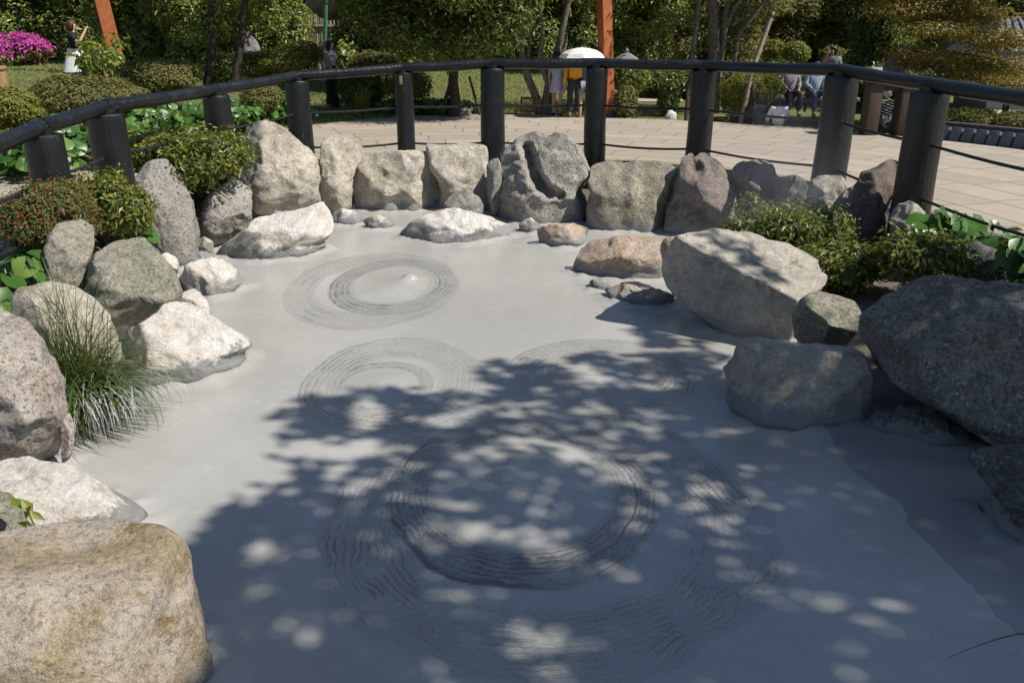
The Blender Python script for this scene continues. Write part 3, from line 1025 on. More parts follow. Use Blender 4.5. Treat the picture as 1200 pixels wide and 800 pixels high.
# thin wet film along the right bank, ending in a ragged edge
A_, B_ = at(1000, 545, MUD), at(1205, 752, MUD)
tx, ty = B_[0] - A_[0], B_[1] - A_[1]
ll = math.hypot(tx, ty)
nx_, ny_ = -ty / ll, tx / ll
if nx_ < 0:
    nx_, ny_ = -nx_, -ny_
sdl = t.m('ADD', t.m('MULTIPLY', t.m('SUBTRACT', sx.outputs[0], float(A_[0])), nx_), t.m('MULTIPLY', t.m('SUBTRACT', sx.outputs[1], float(A_[1])), ny_))
sdl = t.m('ADD', sdl, t.m('ADD', t.m('MULTIPLY', wn, .35), t.m('MULTIPLY', wn2, .10)))
film = t.step(sdl, 0.0, .02)
film = t.m('MULTIPLY', film, t.step(sx.outputs[1], 5.2, 4.8))
height = t.m('SUBTRACT', height, t.m('MULTIPLY', film, .35))
col = t.mix(t.step(t.noise(p, .9, 4, .6), .35, .65), (.345, .335, .308), (.39, .379, .349))
col = t.mix(t.m('MULTIPLY', t.step(t.noise(p, 2.3, 6, .62, 1.6), .48, .7), .6), col, (.345, .34, .315))
col = t.mix(t.m('MULTIPLY', t.step(fine, .58, .72), .30), col, (.22, .22, .21))
col = t.mix(t.m('MULTIPLY', t.step(t.noise(p, 5.5, 6, .7, 1.0), .54, .68), .30), col, (.47, .46, .43))
col = t.mix(t.m('MULTIPLY', pit_, .5), col, (.2, .2, .19))
col = t.mix(t.m('MINIMUM', dark, .9), col, (.11, .112, .115))
col = t.mix(t.m('MULTIPLY', film, .5), col, (.17, .175, .175))
rough = t.m('ADD', t.m('MULTIPLY', dark, .25), t.m('ADD', .13, t.m('MULTIPLY', gr, .22)))
rough = t.m('SUBTRACT', rough, t.m('MULTIPLY', film, .12))
M_MUD = t.done(t.bsdf(col, rough, t.bump(height, .6, .012), .5))
tag(mesh_obj('mud', V, Fq, M_MUD, None, True), kind='structure')
for (bx_, by_, br_, lb_) in ((587, 566, .072, 'round mud bubble swelling at the centre of the nearest and largest ring'), (480, 330, .085, 'low mud bubble at the centre of the farthest ring'),
                             (452, 452, .04, 'tiny mud bubble in the pale disc of the ring left of centre')):
    q_ = at(bx_, by_, MUD)
    z_ = float(mud_z(np.array([q_[0]]), np.array([q_[1]]))[0])
    m = MB()
    m.lathe([(br_ * 1.9, -.035), (br_ * 1.35, -.004), (br_ * 1.1, .012), (br_, br_ * .35), (br_ * .8, br_ * .66), (br_ * .5, br_ * .86), (br_ * .2, br_ * .95), (.002, br_ * .96)], (0, 0, 0), 28, 0, .03)
    o_ = m.build('mud_bubble', M_MUD)
    o_.location = (float(q_[0]), float(q_[1]), z_ - .03 if by_ == 566 else z_ - .062)
    tag(o_, lb_, 'bubble')

# ------------------------------------------------------------------ paved path round the pool
def dense(poly, step_):
    out = []
    for i in range(len(poly) - 1):
        a, b = poly[i], poly[i + 1]
        n = max(1, int(np.linalg.norm(b - a) / step_))
        for k in range(n):
            out.append(a + (b - a) * k / n)
    out.append(poly[-1])
    return np.array(out)


base = dense(np.vstack([[(-3.9, 0.5)], FENCE[:-1], [(4.6, 3.0), (4.9, .5)]]), .25)
for _ in range(14):      # round the corners
    base[1:-1] = (base[:-2] + base[2:] + base[1:-1]) / 3
tan = np.gradient(base, axis=0)
tan /= np.linalg.norm(tan, axis=1, keepdims=True)
nor = np.stack([-tan[:, 1], tan[:, 0]], 1)
for _ in range(25):
    nor[1:-1] = (nor[:-2] + nor[2:] + nor[1:-1]) / 3
nor /= np.linalg.norm(nor, axis=1, keepdims=True)
INNER = .6
FAR = np.array([(-400, 235), (0, 211), (60, 203), (110, 191), (200, 177), (300, 159), (360, 146), (420, 141), (470, 136), (600, 133), (690, 138), (800, 141), (900, 146),
                (1000, 156), (1100, 164), (1200, 177), (1300, 190), (1700, 260)], float)
outer = np.zeros(len(base))
for i in range(len(base)):
    o = INNER + .3
    while o < 9.0:
        q = base[i] + nor[i] * o
        if q[1] > 1.5:
            x_, y_ = pix((q[0], q[1], 0))
            if y_ < np.interp(x_, FAR[:, 0], FAR[:, 1]):
                break
        elif o > 3:
            break
        o += .05
    outer[i] = o
for _ in range(3):
    outer[1:-1] = (outer[:-2] + outer[2:] + outer[1:-1]) / 3
arc = np.concatenate([[0], np.cumsum(np.linalg.norm(np.diff(base, axis=0), axis=1))])
NR = 40
v, f, uvs = [], [], []
for i in range(len(base)):
    for k in range(NR + 1):
        o = INNER + (outer[i] - INNER) * k / NR
        q = base[i] + nor[i] * o
        v.append((q[0], q[1], .006 - .42 * 0))
        uvs.append((arc[i], o))
for i in range(len(base) - 1):
    for k in range(NR):
        f.append((i * (NR + 1) + k, (i + 1) * (NR + 1) + k, (i + 1) * (NR + 1) + k + 1, i * (NR + 1) + k + 1))
t = NT('stone_paving')
uv = t.n('ShaderNodeUVMap').outputs[0]
p = t.pos()
vm = t.n('ShaderNodeVectorMath', operation='MULTIPLY_ADD')
vn = t.n('ShaderNodeTexNoise'); vn.inputs['Scale'].default_value = 2.0
t.put(vn.inputs['Vector'], p)
su = t.n('ShaderNodeSeparateXYZ'); t.put(su.inputs[0], uv)
row_ = t.m('MULTIPLY', t.m('FLOOR', t.m('DIVIDE', su.outputs[1], .52)), .52)
cu = t.n('ShaderNodeCombineXYZ')
t.put(cu.inputs[0], t.m('MULTIPLY', su.outputs[0], t.m('ADD', 1.0, t.m('DIVIDE', row_, 3.6))))
t.put(cu.inputs[1], su.outputs[1])
t.put(vm.inputs[0], vn.outputs['Color']); vm.inputs[1].default_value = (.015, .0, 0); t.put(vm.inputs[2], cu.outputs[0])
bk = t.n('ShaderNodeTexBrick')
t.put(bk.inputs['Vector'], vm.outputs[0])
bk.inputs['Color1'].default_value = (.405, .345, .275, 1)
bk.inputs['Color2'].default_value = (.325, .28, .22, 1)
bk.inputs['Mortar'].default_value = (.20, .17, .125, 1)
bk.inputs['Scale'].default_value = 1
bk.inputs['Brick Width'].default_value = 1.05
bk.inputs['Row Height'].default_value = .52
bk.inputs['Mortar Size'].default_value = .016
bk.inputs['Mortar Smooth'].default_value = .3
bk.inputs['Bias'].default_value = 0.1
bk.offset = .43
n1 = t.noise(p, 2.5, 6, .65)
n2 = t.noise(p, 45, 5, .7)
c = t.mix(t.m('MULTIPLY', t.step(n1, .4, .7), .45), bk.outputs['Color'], (.29, .25, .20))
c = t.mix(t.m('MULTIPLY', t.step(n2, .52, .7), .35), c, (.50, .44, .36))
c = t.mix(t.m('MULTIPLY', t.step(t.noise(p, .8, 6, .7, .6), .5, .72), .5), c, (.25, .215, .165))
c = t.mix(t.m('MULTIPLY', t.step(n2, .46, .3), .4), c, (.20, .17, .13))
hh = t.m('SUBTRACT', t.m('MULTIPLY', n2, .35), bk.outputs['Fac'])
M_PAVE = t.done(t.bsdf(c, .8, t.bump(hh, .6, .015), .3))
pth = mesh_obj('path', v, f, M_PAVE, None, False)
ul = pth.data.uv_layers.new(name='UVMap')
li = np.zeros(len(pth.data.loops), np.int32)
pth.data.loops.foreach_get('vertex_index', li)
ul.data.foreach_set('uv', np.array(uvs, np.float32)[li].ravel())
tag(pth, kind='structure')

# kerb stones between path and planting strip
M_KERB = plain('kerb_stone', (.28, .245, .19), (.17, .15, .11), .9, 8, .6)
kb = MB()
acc = 0.0
i0 = 0
L = []
pts_k = base + nor * (INNER - .07)
for i in range(1, len(base)):
    acc += np.linalg.norm(pts_k[i] - pts_k[i - 1])
    if acc > .85:
        a, b = pts_k[i0], pts_k[i]
        c = (a + b) / 2
        kb.box((c[0], c[1], -.06), (np.linalg.norm(b - a) - .015, .13, .17), math.atan2(b[1] - a[1], b[0] - a[0]), 0, 0, .012)
        i0 = i
        acc = 0
tag(kb.build('kerb', M_KERB), kind='structure')

# second paved strip seen beyond the right-hand hedge plants
v2 = [at(x, y, .008) for x, y in ((1110, 137), (1260, 141), (1260, 124), (1110, 131))]
tag(mesh_obj('path', v2, [(0, 1, 2, 3)], plain('pale_gravel', (.45, .38, .30), (.36, .30, .23), .9, 6, .4), None, False), kind='structure')
v2 = [at(x, y, .008) for x, y in ((705, 119), (800, 119), (800, 106), (705, 106))]
tag(mesh_obj('path', v2, [(0, 1, 2, 3)], bpy.data.materials['pale_gravel'], None, False), kind='structure')

# ------------------------------------------------------------------ log fence
t = NT('black_painted_log')
p = t.pos()
mp = t.n('ShaderNodeMapping'); t.put(mp.inputs[0], p); mp.inputs['Scale'].default_value = (1, 1, .12)
gn = t.noise(mp.outputs[0], 40, 5, .65)
n1 = t.noise(p, 5, 5, .65)
n2 = t.noise(p, 38, 3, .6)
c = t.mix(t.step(n1, .3, .7), (.006, .007, .0085), (.011, .0125, .0135))
c = t.mix(t.m('MULTIPLY', t.step(n2, .69, .74), .75), c, (.34, .35, .34))
c = t.mix(t.m('MULTIPLY', t.step(t.noise(p, 11, 5, .7), .60, .74), .5), c, (.05, .049, .045))
M_LOG = t.done(t.bsdf(c, t.m('ADD', .22, t.m('MULTIPLY', n1, .25)), t.bump(t.m('ADD', gn, t.m('MULTIPLY', n1, .6)), .7, .012), .5))
M_CHIP = plain('bare_wood_chip', (.36, .21, .10), (.25, .14, .07), .8, 20)
M_CABLE = plain('black_cable', (.02, .02, .022), None, .5)
fe = empty('log_fence', (0, 9, 0))
tag(fe, 'black painted log fence curving round the mud pool, thick posts under one round rail', 'fence')


def fchild(o, root=fe):
    o.parent = root
    o.matrix_parent_inverse = Matrix.Translation(root.location).inverted()
    return o


for i, ((a, b, y, d), P_) in enumerate(zip(POSTS, PP)):
    rnd = random.Random(i)
    m = MB()
    top = P_[2] - .062
    r = d / 2
    prof = [(-.55, r * 1.05), (0, r * 1.04), (.2, r * 1.02), (.5, r), (top - .06, r * .97), (top - .012, r * .965), (top, r * .93)]
    pts = [(P_[0] + (rnd.uniform(-.006, .006) if z < top - .1 else 0), P_[1], z) for z, _ in prof]
    m.tube(pts, [q for _, q in prof], 22, True, .015, 0, i)
    po = fchild(m.build('post', M_LOG))
    # little saddle block that carries the rail
    s_ = MB()
    s_.tube([(P_[0], P_[1], top - .01), (P_[0], P_[1], top + .05)], r * .55, 14)
    fchild(s_.build('saddle', M_LOG))
    if i == 5:
        ch = MB()
        ch.box((P_[0] - .02, P_[1] - r * 1.0 + .004, top - .09), (.04, .012, .11), 0, .02, 0, .004)
        o = fchild(ch.build('bare_patch', M_CHIP))
        tag(o, 'bare brown patch where the black paint has chipped')
for i in range(len(PP) - 1):
    a, b = Vector(PP[i]), Vector(PP[i + 1])
    m = MB()
    e = (b - a).normalized() * .004
    n = 9
    pts = [(a + e).lerp(b - e, k / n) + Vector((0, 0, -.01 * math.sin(math.pi * k / n))) for k in range(n + 1)]
    m.tube(pts, [.062 + .003 * math.sin(k * 1.7 + i) for k in range(n + 1)], 20, True, .05, 0, i)
    fchild(m.build('rail', M_LOG))
    for frac, sag in ((.60, .02), (.22, .03)):
        m = MB()
        za, zb_ = a.z * frac, b.z * frac
        pts = []
        for k in range(9):
            q = a.lerp(b, k / 8)
            pts.append((q.x, q.y, za + (zb_ - za) * k / 8 - sag * math.sin(math.pi * k / 8)))
        m.tube(pts, .014, 8)
        fchild(m.build('cable', M_CABLE))

# ------------------------------------------------------------------ shrubs and ground plants
def px_m(Y):
    return Y / F * 1.03


def bush(name, label, px, py, Y, wpx, hpx, L, W, mat, cat='shrub', n=None, seed=1, sub=6, dep=.8, cov=1.5, group=None, core=.86, rag=.16, lumpy=.22, up=.4, extra=None, base=None, part='foliage', floor=-.9, shell=.22, spread=.55, main=.82):
    c = atY(px, py, Y)
    rx, rz = wpx / 2 * px_m(Y), hpx / 2 * px_m(Y)
    ry = min(rx, max(rz * 1.3, rx * dep))
    rnd = random.Random(seed)
    z0 = gz(c[0], c[1]) if base is None else base
    root = empty(name, (c[0], c[1], z0))
    blobs = [(0, 0, c[2] - z0, rx * main, ry * main, rz * (main + .04))]
    for k in range(sub):
        a = 6.283 * (k + rnd.random() * .6) / max(sub, 1)
        e = rnd.uniform(-.2, .8)
        s_ = rnd.uniform(.38, .55)
        blobs.append((math.cos(a) * math.cos(e) * rx * spread, math.sin(a) * math.cos(e) * ry * spread, c[2] - z0 + math.sin(e) * rz * .5, rx * s_, ry * s_, rz * s_ * 1.05))
    area = sum(4 * math.pi * ((b[3] * b[4]) ** 1.6 / 3 + (b[3] * b[5]) ** 1.6 / 3 + (b[4] * b[5]) ** 1.6 / 3) ** (1 / 1.6) for b in blobs)
    n = n or int(cov * area / (L * W * .5))
    n = min(n, 26000)
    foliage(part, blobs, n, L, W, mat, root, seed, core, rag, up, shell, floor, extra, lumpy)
    m = MB()
    low = c[2] - z0 - rz
    for k in range(4):
        a = 6.283 * k / 4 + rnd.random()
        m.tube([(math.cos(a) * .03, math.sin(a) * .03, -.06), (math.cos(a) * rx * .15, math.sin(a) * ry * .15, max(.05, (c[2] - z0) * .6)), (math.cos(a) * rx * .4, math.sin(a) * ry * .4, c[2] - z0)], [.022, .016, .006], 6)
    m.build('stem', M_BARKD, root)
    tag(root, label, cat, group)
    return root


GP = 'leafy plants among the boulders'
bush('azalea_shrub', 'small-leaved red-tipped azalea beside the upright olive-grey block', 58, 258, 6.4, 112, 100, .028, .014, L_RED, seed=2, group=GP, rag=.22, base=-.1, dep=.55, cov=1.2)
bush('evergreen_shrub', 'glossy yellow-green evergreen shrub behind the tall pale boulder, below the rail', 218, 186, 8.9, 136, 74, .066, .028, L_GLOSSY, seed=3, group=GP, rag=.5, base=-.05, cov=.95, sub=10, spread=.72, main=.62, core=.7)
bush('evergreen_shrub', 'small yellow-green shrub between the red-tipped azalea and the egg-shaped boulder', 128, 244, 7.1, 78, 92, .055, .024, L_GLOSSY, seed=4, group=GP, rag=.5, base=-.05, cov=1.1, sub=9, spread=.72, main=.62)
bush('evergreen_shrub', 'long glossy shrub behind the large pale boulder with small yellowish leaves', 925, 272, 7.5, 130, 66, .055, .022, L_GLOSSY, seed=5, group=GP, rag=.5, base=-.1, cov=1.0, sub=9, spread=.72, main=.62)
bush('evergreen_shrub', 'glossy shrub spilling down between the large pale boulder and olive rock', 985, 315, 6.6, 90, 76, .055, .022, L_GLOSSY, seed=6, group=GP, rag=.5, base=-.15, cov=1.0, sub=9, spread=.72, main=.62)
bush('evergreen_shrub', 'glossy shrub with yellow tips right of the leaning dark brown boulder', 1080, 302, 6.2, 105, 74, .055, .023, L_GLOSSY, seed=7, group=GP, rag=.5, base=-.1, cov=1.0, sub=9, spread=.72, main=.62)
bush('evergreen_shrub', 'sparse little sprig shrub in front of the round brown boulder', 878, 243, 8.2, 34, 34, .05, .02, L_GLOSSY, seed=8, group=GP, rag=.6, core=.3, base=-.1, cov=.7, sub=3)


def round_plant(label, spots, R, n, seed, name='leopard_plant', group=None, cat='plant', tall=.3, mat=None):
    """clump of round glossy leaves on stalks; spots are (x, y, ground z, radius)"""
    rng = np.random.default_rng(seed)
    root = empty(name, spots[0][:3])
    o = np.array(spots[0][:3])
    P, N, st = [], [], MB()
    for (x, y, z, rr) in spots:
        for k in range(n):
            a, q = rng.random() * 6.283, math.sqrt(rng.random()) * rr
            h = tall * (.45 + .75 * rng.random()) * (1 - .35 * (q / rr) ** 2)
            pt = np.array([x + math.cos(a) * q, y + math.sin(a) * q, z + h])
            P.append(pt - o)
            N.append((math.cos(a) * .5 + rng.normal() * .42 + .18, math.sin(a) * .5 + rng.normal() * .42 - .35, .9))
            b = np.array([x + math.cos(a) * q * .35, y + math.sin(a) * q * .35, z - .03]) - o
            st.tube([b, (b + P[-1]) / 2 + np.array([0, 0, .02]), P[-1] - np.array([0, 0, .005])], .004, 4, False)
    V, Fc = disc_leaves(np.array(P), np.array(N), R, rng)
    st.add(V, Fc.tolist())
    st.build('leaves', mat or L_FUKI, root)
    tag(root, label, cat, group)
    return root


GF = 'round-leaved glossy plants'
def gp(px, py, z):
    q = at(px, py, z)
    return q[0], q[1]


round_plant('round-leaved glossy plant at the left edge below the red-tipped azalea', [(*gp(12, 318, .05), -.15, .28), (*gp(38, 300, .05), -.12, .22), (*gp(-20, 350, .05), -.2, .3)], .085, 20, 11, group=GF)
round_plant('round-leaved plant between the egg-shaped boulder and the red-tipped azalea', [(*gp(132, 268, .0), -.12, .2), (*gp(118, 252, .0), -.1, .16), (*gp(160, 272, .0), -.2, .14)], .075, 13, 12, group=GF)
round_plant('little round-leaved plant tucked between the egg-shaped and blue-grey boulders', [(*gp(236, 226, .05), -.1, .16)], .085, 11, 13, group=GF)
round_plant('broad round-leaved clump by the thick black post at the right, under the cable', [(*gp(1100, 268, .12), -.1, .2), (*gp(1118, 262, .15), -.1, .28), (*gp(1150, 275, .15), -.1, .28), (*gp(1180, 290, .12), -.12, .3), (*gp(1215, 285, .12), -.1, .35)], .095, 17, 14, group=GF)
round_plant('round-leaved plant at the right edge above the huge dark boulder', [(*gp(1188, 322, .05), -.1, .18), (*gp(1215, 335, .05), -.1, .2)], .085, 13, 15, group=GF)
bed = []
rb = random.Random(5)
BEDS = [('round-leaved plants massed left of the second black post from the left', [(8, 196), (30, 190), (50, 200), (75, 180), (18, 180)]),
        ('round-leaved plants massed behind the fence between the second and third black posts', [(165, 170), (190, 160), (150, 185), (215, 150), (175, 152), (205, 172)]),
        ('round-leaved plants beside the path behind the third black post', [(275, 146), (300, 140), (322, 137), (262, 150), (340, 133)]),
        ('low bright leafy plants along the lawn edge behind the narrow post', [(490, 124), (510, 123), (530, 124), (470, 123)])]
for i, (lab, sp) in enumerate(BEDS):
    ss = []
    for x, y in sp:
        q = at(x, y + 8, .02)
        ss.append((q[0], q[1], 0, .5))
    round_plant(lab, ss, .085, 70, 20 + i, group=GF, tall=.5 if i < 3 else .25)

# grass tuft hanging over the mud on the left
def blades(name, root, base, n, Lr, wid, mats, seed, spread=(0, 6.283), lean=(.3, 1.1), mudz=None, jit=.07, ang=None):
    rng = np.random.default_rng(seed)
    v, f, mi = [], [], []
    for k in range(n):
        a = rng.uniform(*spread)
        L = rng.uniform(*Lr)
        le = rng.uniform(*lean)
        b = np.array(base) + np.array([rng.normal() * jit, rng.normal() * jit, 0])
        d = np.array([math.cos(a), math.sin(a), 0])
        sd = np.array([-d[1], d[0], 0])
        pts = []
        th = math.pi / 2 - le * .35
        cur = b.copy()
        ns = 7
        for s_ in range(ns + 1):
            pts.append(cur.copy())
            cur = cur + (d * math.cos(th) + np.array([0, 0, 1]) * math.sin(th)) * L / ns
            th -= le * 2.4 / ns * (.6 + s_ * .12)
            if mudz is not None and cur[2] < mudz + .004:
                cur[2] = mudz + .004
        o = len(v)
        for s_, p_ in enumerate(pts):
            ww = wid * (1 - (s_ / ns) ** 2 * .92) * .5
            v.append(p_ - sd * ww)
            v.append(p_ + sd * ww)
        coated = mudz is not None and (pts[-1][2] < mudz + .16 and rng.random() < .6)
        for s_ in range(ns):
            f.append((o + 2 * s_, o + 2 * s_ + 1, o + 2 * s_ + 3, o + 2 * s_ + 2))
            mi.append(1 if (coated and s_ > 2) else 0)
    rl = np.array(root.location)
    return mesh_obj(name, np.array(v) - rl, np.array(f), mats, root, True, mi)


b0 = at(98, 462, -.36)
gt = empty('sedge_tuft', (b0[0], b0[1], -.36))
blades('blades', gt, (b0[0], b0[1], -.40), 470, (.35, .72), .0085, [L_GRASS, L_GRASSMUD], 4, (-2.6, 1.2), (.45, 1.35), MUD, .10)
blades('drooping_blades', gt, (b0[0] + .05, b0[1] - .06, -.42), 380, (.4, .72), .009, [L_GRASS, L_GRASSMUD], 6, (-2.3, .35), (1.15, 1.75), MUD, .09)
blades('upright_blades', gt, (b0[0] - .06, b0[1] + .05, -.40), 130, (.5, .9), .007, [L_GRASS, L_GRASSMUD], 5, (0, 6.28), (.08, .6), MUD, .08)
tag(gt, 'dark green sedge tuft whose drooping blades are coated with dried grey mud', 'grass tuft')
b0 = at(40, 606, -.1)
wd = empty('weed', (b0[0], b0[1], -.3))
rng = np.random.default_rng(3)
P = np.array([(.0, 0, .22), (.03, .02, .17), (-.03, -.01, .2), (.05, -.02, .1), (-.02, .02, .14), (.10, -.01, .10), (.13, -.03, .09), (.02, -.03, .07), (-.04, 0, .24)])
V, Fc = leaf_geo(P, np.array([(.3, -.6, .6)] * len(P)) + rng.normal(size=P.shape) * .4, .085, .035, rng)
mesh_obj('leaves', V, Fc, L_BRIGHT, wd, False)
m = MB()
m.tube([(0, 0, -.1), (.0, 0, .12), (-.02, 0, .24)], .004, 5)
m.tube([(0, 0, .02), (.06, -.01, .08), (.12, -.02, .1)], .003, 5)
m.build('stem', L_BRIGHT, wd)
tag(wd, 'tiny bright green weed growing between the boulders at the lower left', 'weed')
b0 = at(1262, 742, MUD + .12)
gb = empty('grass_blade', (b0[0], b0[1], MUD))
tip = at(1112, 770, MUD + .02)
m = MB()
pts = [b0 + (tip - b0) * k / 8 + np.array([0, 0, .05 * math.sin(math.pi * k / 8)]) for k in range(9)]
m.tube([q - np.array(gb.location) for q in pts], [.005 - .0005 * k for k in range(9)], 6)
m.build('blade', L_GRASS, gb)
tag(gb, 'single long green grass blade arching over the mud at lower right', 'grass')

# ------------------------------------------------------------------ garden behind the fence
GM = 'clipped shrubs in the garden'
bush('clipped_shrub', 'rounded yellow-green shrub at the left edge just above the rail', 8, 132, 10.5, 76, 62, .05, .028, L_YELLOW, seed=31, sub=4, rag=.1, group=GM)
bush('clipped_shrub', 'low wide olive shrub behind the rail, below the woman in the white skirt', 108, 114, 13.5, 122, 50, .06, .03, L_OLIVE, seed=32, rag=.12, group=GM)
bush('clipped_shrub', 'flat-domed twiggy olive shrub right of the leaning orange post', 182, 92, 16, 102, 46, .06, .03, L_OLIVE, seed=33, sub=3, rag=.1, group=GM)
bush('clipped_shrub', 'orange-tinted dome shrub beside the pale garden stone', 318, 76, 17.5, 80, 34, .06, .03, L_YELLOW, seed=34, sub=3, rag=.1, group=GM)
bush('clipped_shrub', 'green shrub between the orange-tinted dome and the woman in black', 352, 66, 19, 50, 34, .08, .04, L_OLIVE, seed=35, sub=3, group=GM)
bush('clipped_shrub', 'small brown-green round shrub right of the third post, under the rail', 306, 116, 15.5, 46, 34, .05, .026, L_OLIVE, seed=36, sub=3, rag=.1, group=GM)
bush('clipped_shrub', 'dark dense shrub behind the strappy plant under the rail', 424, 107, 19, 56, 38, .08, .04, L_DARK, seed=37, sub=3, group=GM)
bush('clipped_shrub', 'bare twiggy shrub behind the narrow post with the brown chip', 478, 104, 18.6, 54, 46, .07, .03, L_OLIVE, seed=38, sub=4, cov=.8, rag=.3, core=.6, group=GM)
bush('clipped_shrub', 'olive dome shrub behind the middle of the rail, left of the dark tree', 440, 72, 21, 56, 24, .08, .04, L_OLIVE, seed=39, sub=3, group=GM)
bush('clipped_shrub', 'smooth green ball shrub above the rail left of the standing visitor', 933, 62, 25, 36, 28, .07, .035, L_YELLOW, seed=40, sub=0, rag=.05, lumpy=.08, group=GM)
bush('clipped_shrub', 'green dome shrub left of the smooth ball shrub', 903, 58, 26, 34, 24, .08, .04, L_YELLOW, seed=41, sub=2, group=GM)
bush('clipped_shrub', 'small green mound right behind the standing visitor', 978, 66, 26, 34, 22, .07, .035, L_YELLOW, seed=42, sub=2, group=GM)
bush('clipped_shrub', 'large yellow-green dome shrub behind the leaning stakes', 880, 112, 17.2, 82, 58, .055, .028, L_YELLOW, seed=43, sub=2, rag=.07, lumpy=.1, group=GM)
bush('clipped_shrub', 'small dark cone shrub beside the path left of the stakes', 783, 118, 18, 26, 42, .07, .035, L_DARK, seed=44, sub=3, group=GM)
bush('clipped_shrub', 'upright narrow bright plant right of the orange post', 733, 120, 17.6, 26, 42, .10, .035, L_OLIVE, seed=45, sub=3, rag=.5, core=.5, group=GM)
bush('clipped_shrub', 'broad-leaved light green shrub behind the orange post under the rail', 738, 92, 22, 50, 30, .14, .07, L_BRIGHT, seed=46, sub=4, group=GM)
bush('clipped_shrub', 'low hedge mound behind the dark edging wall, left one', 1134, 139, 15.2, 80, 26, .05, .026, L_OLIVE, seed=47, sub=4, rag=.1, group=GM)
bush('clipped_shrub', 'low hedge mound behind the dark edging wall, right one', 1196, 142, 14.6, 64, 26, .05, .026, L_OLIVE, seed=48, sub=4, rag=.1, group=GM)
bush('clipped_shrub', 'bright green flat mound at the right edge above the rail', 1186, 92, 17.5, 60, 24, .06, .03, L_YELLOW, seed=49, sub=4, group=GM)
bush('clipped_shrub', 'dark shrub bank behind the seated visitors', 915, 92, 20.5, 90, 40, .11, .055, L_DARK, seed=50, sub=5, group=GM)
bush('clipped_shrub', 'dark leafy shrub behind the brown wooden stand', 1052, 96, 19, 100, 46, .11, .05, L_DARK, seed=51, sub=5, group=GM)
bush('clipped_shrub', 'dark shrub under the rail right of the broad-leaved light green one', 800, 98, 23, 90, 40, .12, .055, L_DARK, seed=52, sub=5, group=GM)
bush('clipped_shrub', 'yellow-leaved shrub between the two slender dark trunks', 258, 84, 18.5, 46, 44, .09, .045, L_BRIGHT, seed=54, sub=4, rag=.3, group=GM)
bush('clipped_shrub', 'dark leafy mound left of the leaning orange post', 122, 76, 21, 50, 36, .1, .05, L_LAUREL, seed=55, sub=4, rag=.25, group=GM)
# magenta azalea: leaves with blossom on the upper side
c = atY(16, 66, 27)
az = bush('flowering_azalea', 'azalea bush covered in magenta blossom on the lawn at upper left', 16, 62, 26, 84, 46, .10, .07, [L_LAUREL, M_CORE, L_PINK], 'shrub', seed=56, sub=6, extra=.95, rag=.12)

# strappy plant in front of the woman in black
b0 = at(424, 136, 0)
sp = empty('strappy_plant', (b0[0], b0[1], 0))
blades('blades', sp, (b0[0], b0[1], -.02), 46, (.5, .8), .03, [L_YELLOW], 9, (0, 6.28), (.2, .8), None, .06)
tag(sp, 'pale strappy-leaved plant on the lawn edge beside the woman in black', 'plant')

# ---- trees and tall evergreens
def tree(name, label, stems, blobs, L, W, mat, bark, seed=1, cov=1.0, group=None, core=.0, rag=.35, origin=None, up=.75, shell=.5, cat='tree', floor=None):
    o = Vector(origin if origin is not None else stems[0][0][0])
    root = empty(name, o)
    for (pts, r0, r1) in stems:
        m = MB()
        n = len(pts)
        rr = [r0 + (r1 - r0) * k / (n - 1) for k in range(n)]
        m.tube([Vector(p_) - o for p_ in pts], rr, 10, True, .12, 0, seed)
        m.build('trunk', bark, root)
    bl = [(b[0] - o.x, b[1] - o.y, b[2] - o.z, *b[3:]) for b in blobs]
    if bl:
        area = sum(4 * math.pi * ((b[3] * b[4]) + (b[3] * b[5]) + (b[4] * b[5])) / 3 for b in bl)
        n = min(40000, int(cov * area / (L * W * .5)))
        foliage('crown', bl, n, L, W, mat, root, seed, core, rag, up, shell, floor, None, .3)
    tag(root, label, cat, group)
    return root


def pts_at(lst, Y, dz=0):
    return [tuple(atY(x, y, Y)) for x, y in lst]


def hedge(name, label, x0, x1, Y, ztop, L, W, mat, seed, cov=1.3, group='tall evergreens behind the lawn', depth=1.6, zb=None, n=None):
    """row of merged bushy columns between two picture columns, really standing at distance Y"""
    a, b = atY(x0, 60, Y)[0], atY(x1, 60, Y)[0]
    rnd = random.Random(seed)
    w_ = b - a
    zb = gz((a + b) / 2, Y) if zb is None else zb
    blobs = []
    k = max(2, int(w_ / 1.5))
    for i in range(k):
        for lev in range(3):
            h = ztop * (lev + .6 + rnd.uniform(-.2, .2)) / 3.1
            blobs.append((a + w_ * (i + .5 + rnd.uniform(-.3, .3)) / k, Y + rnd.uniform(-.5, .4), zb + h, w_ / k * rnd.uniform(.55, .8), depth * rnd.uniform(.6, 1), ztop * rnd.uniform(.17, .26)))
    st = []
    for i in range(k):
        x = a + w_ * (i + .5) / k
        st.append(([(x, Y, zb - .1), (x + .1, Y, zb + ztop * .4), (x, Y, zb + ztop * .75)], .08, .03))
    return tree(name, label, st, blobs, L, W, mat, M_BARKD, seed, cov, group, .86, .18, (a + w_ / 2, Y, zb), .8, .25, 'hedge' if 'hedge' in name else 'tree', None)


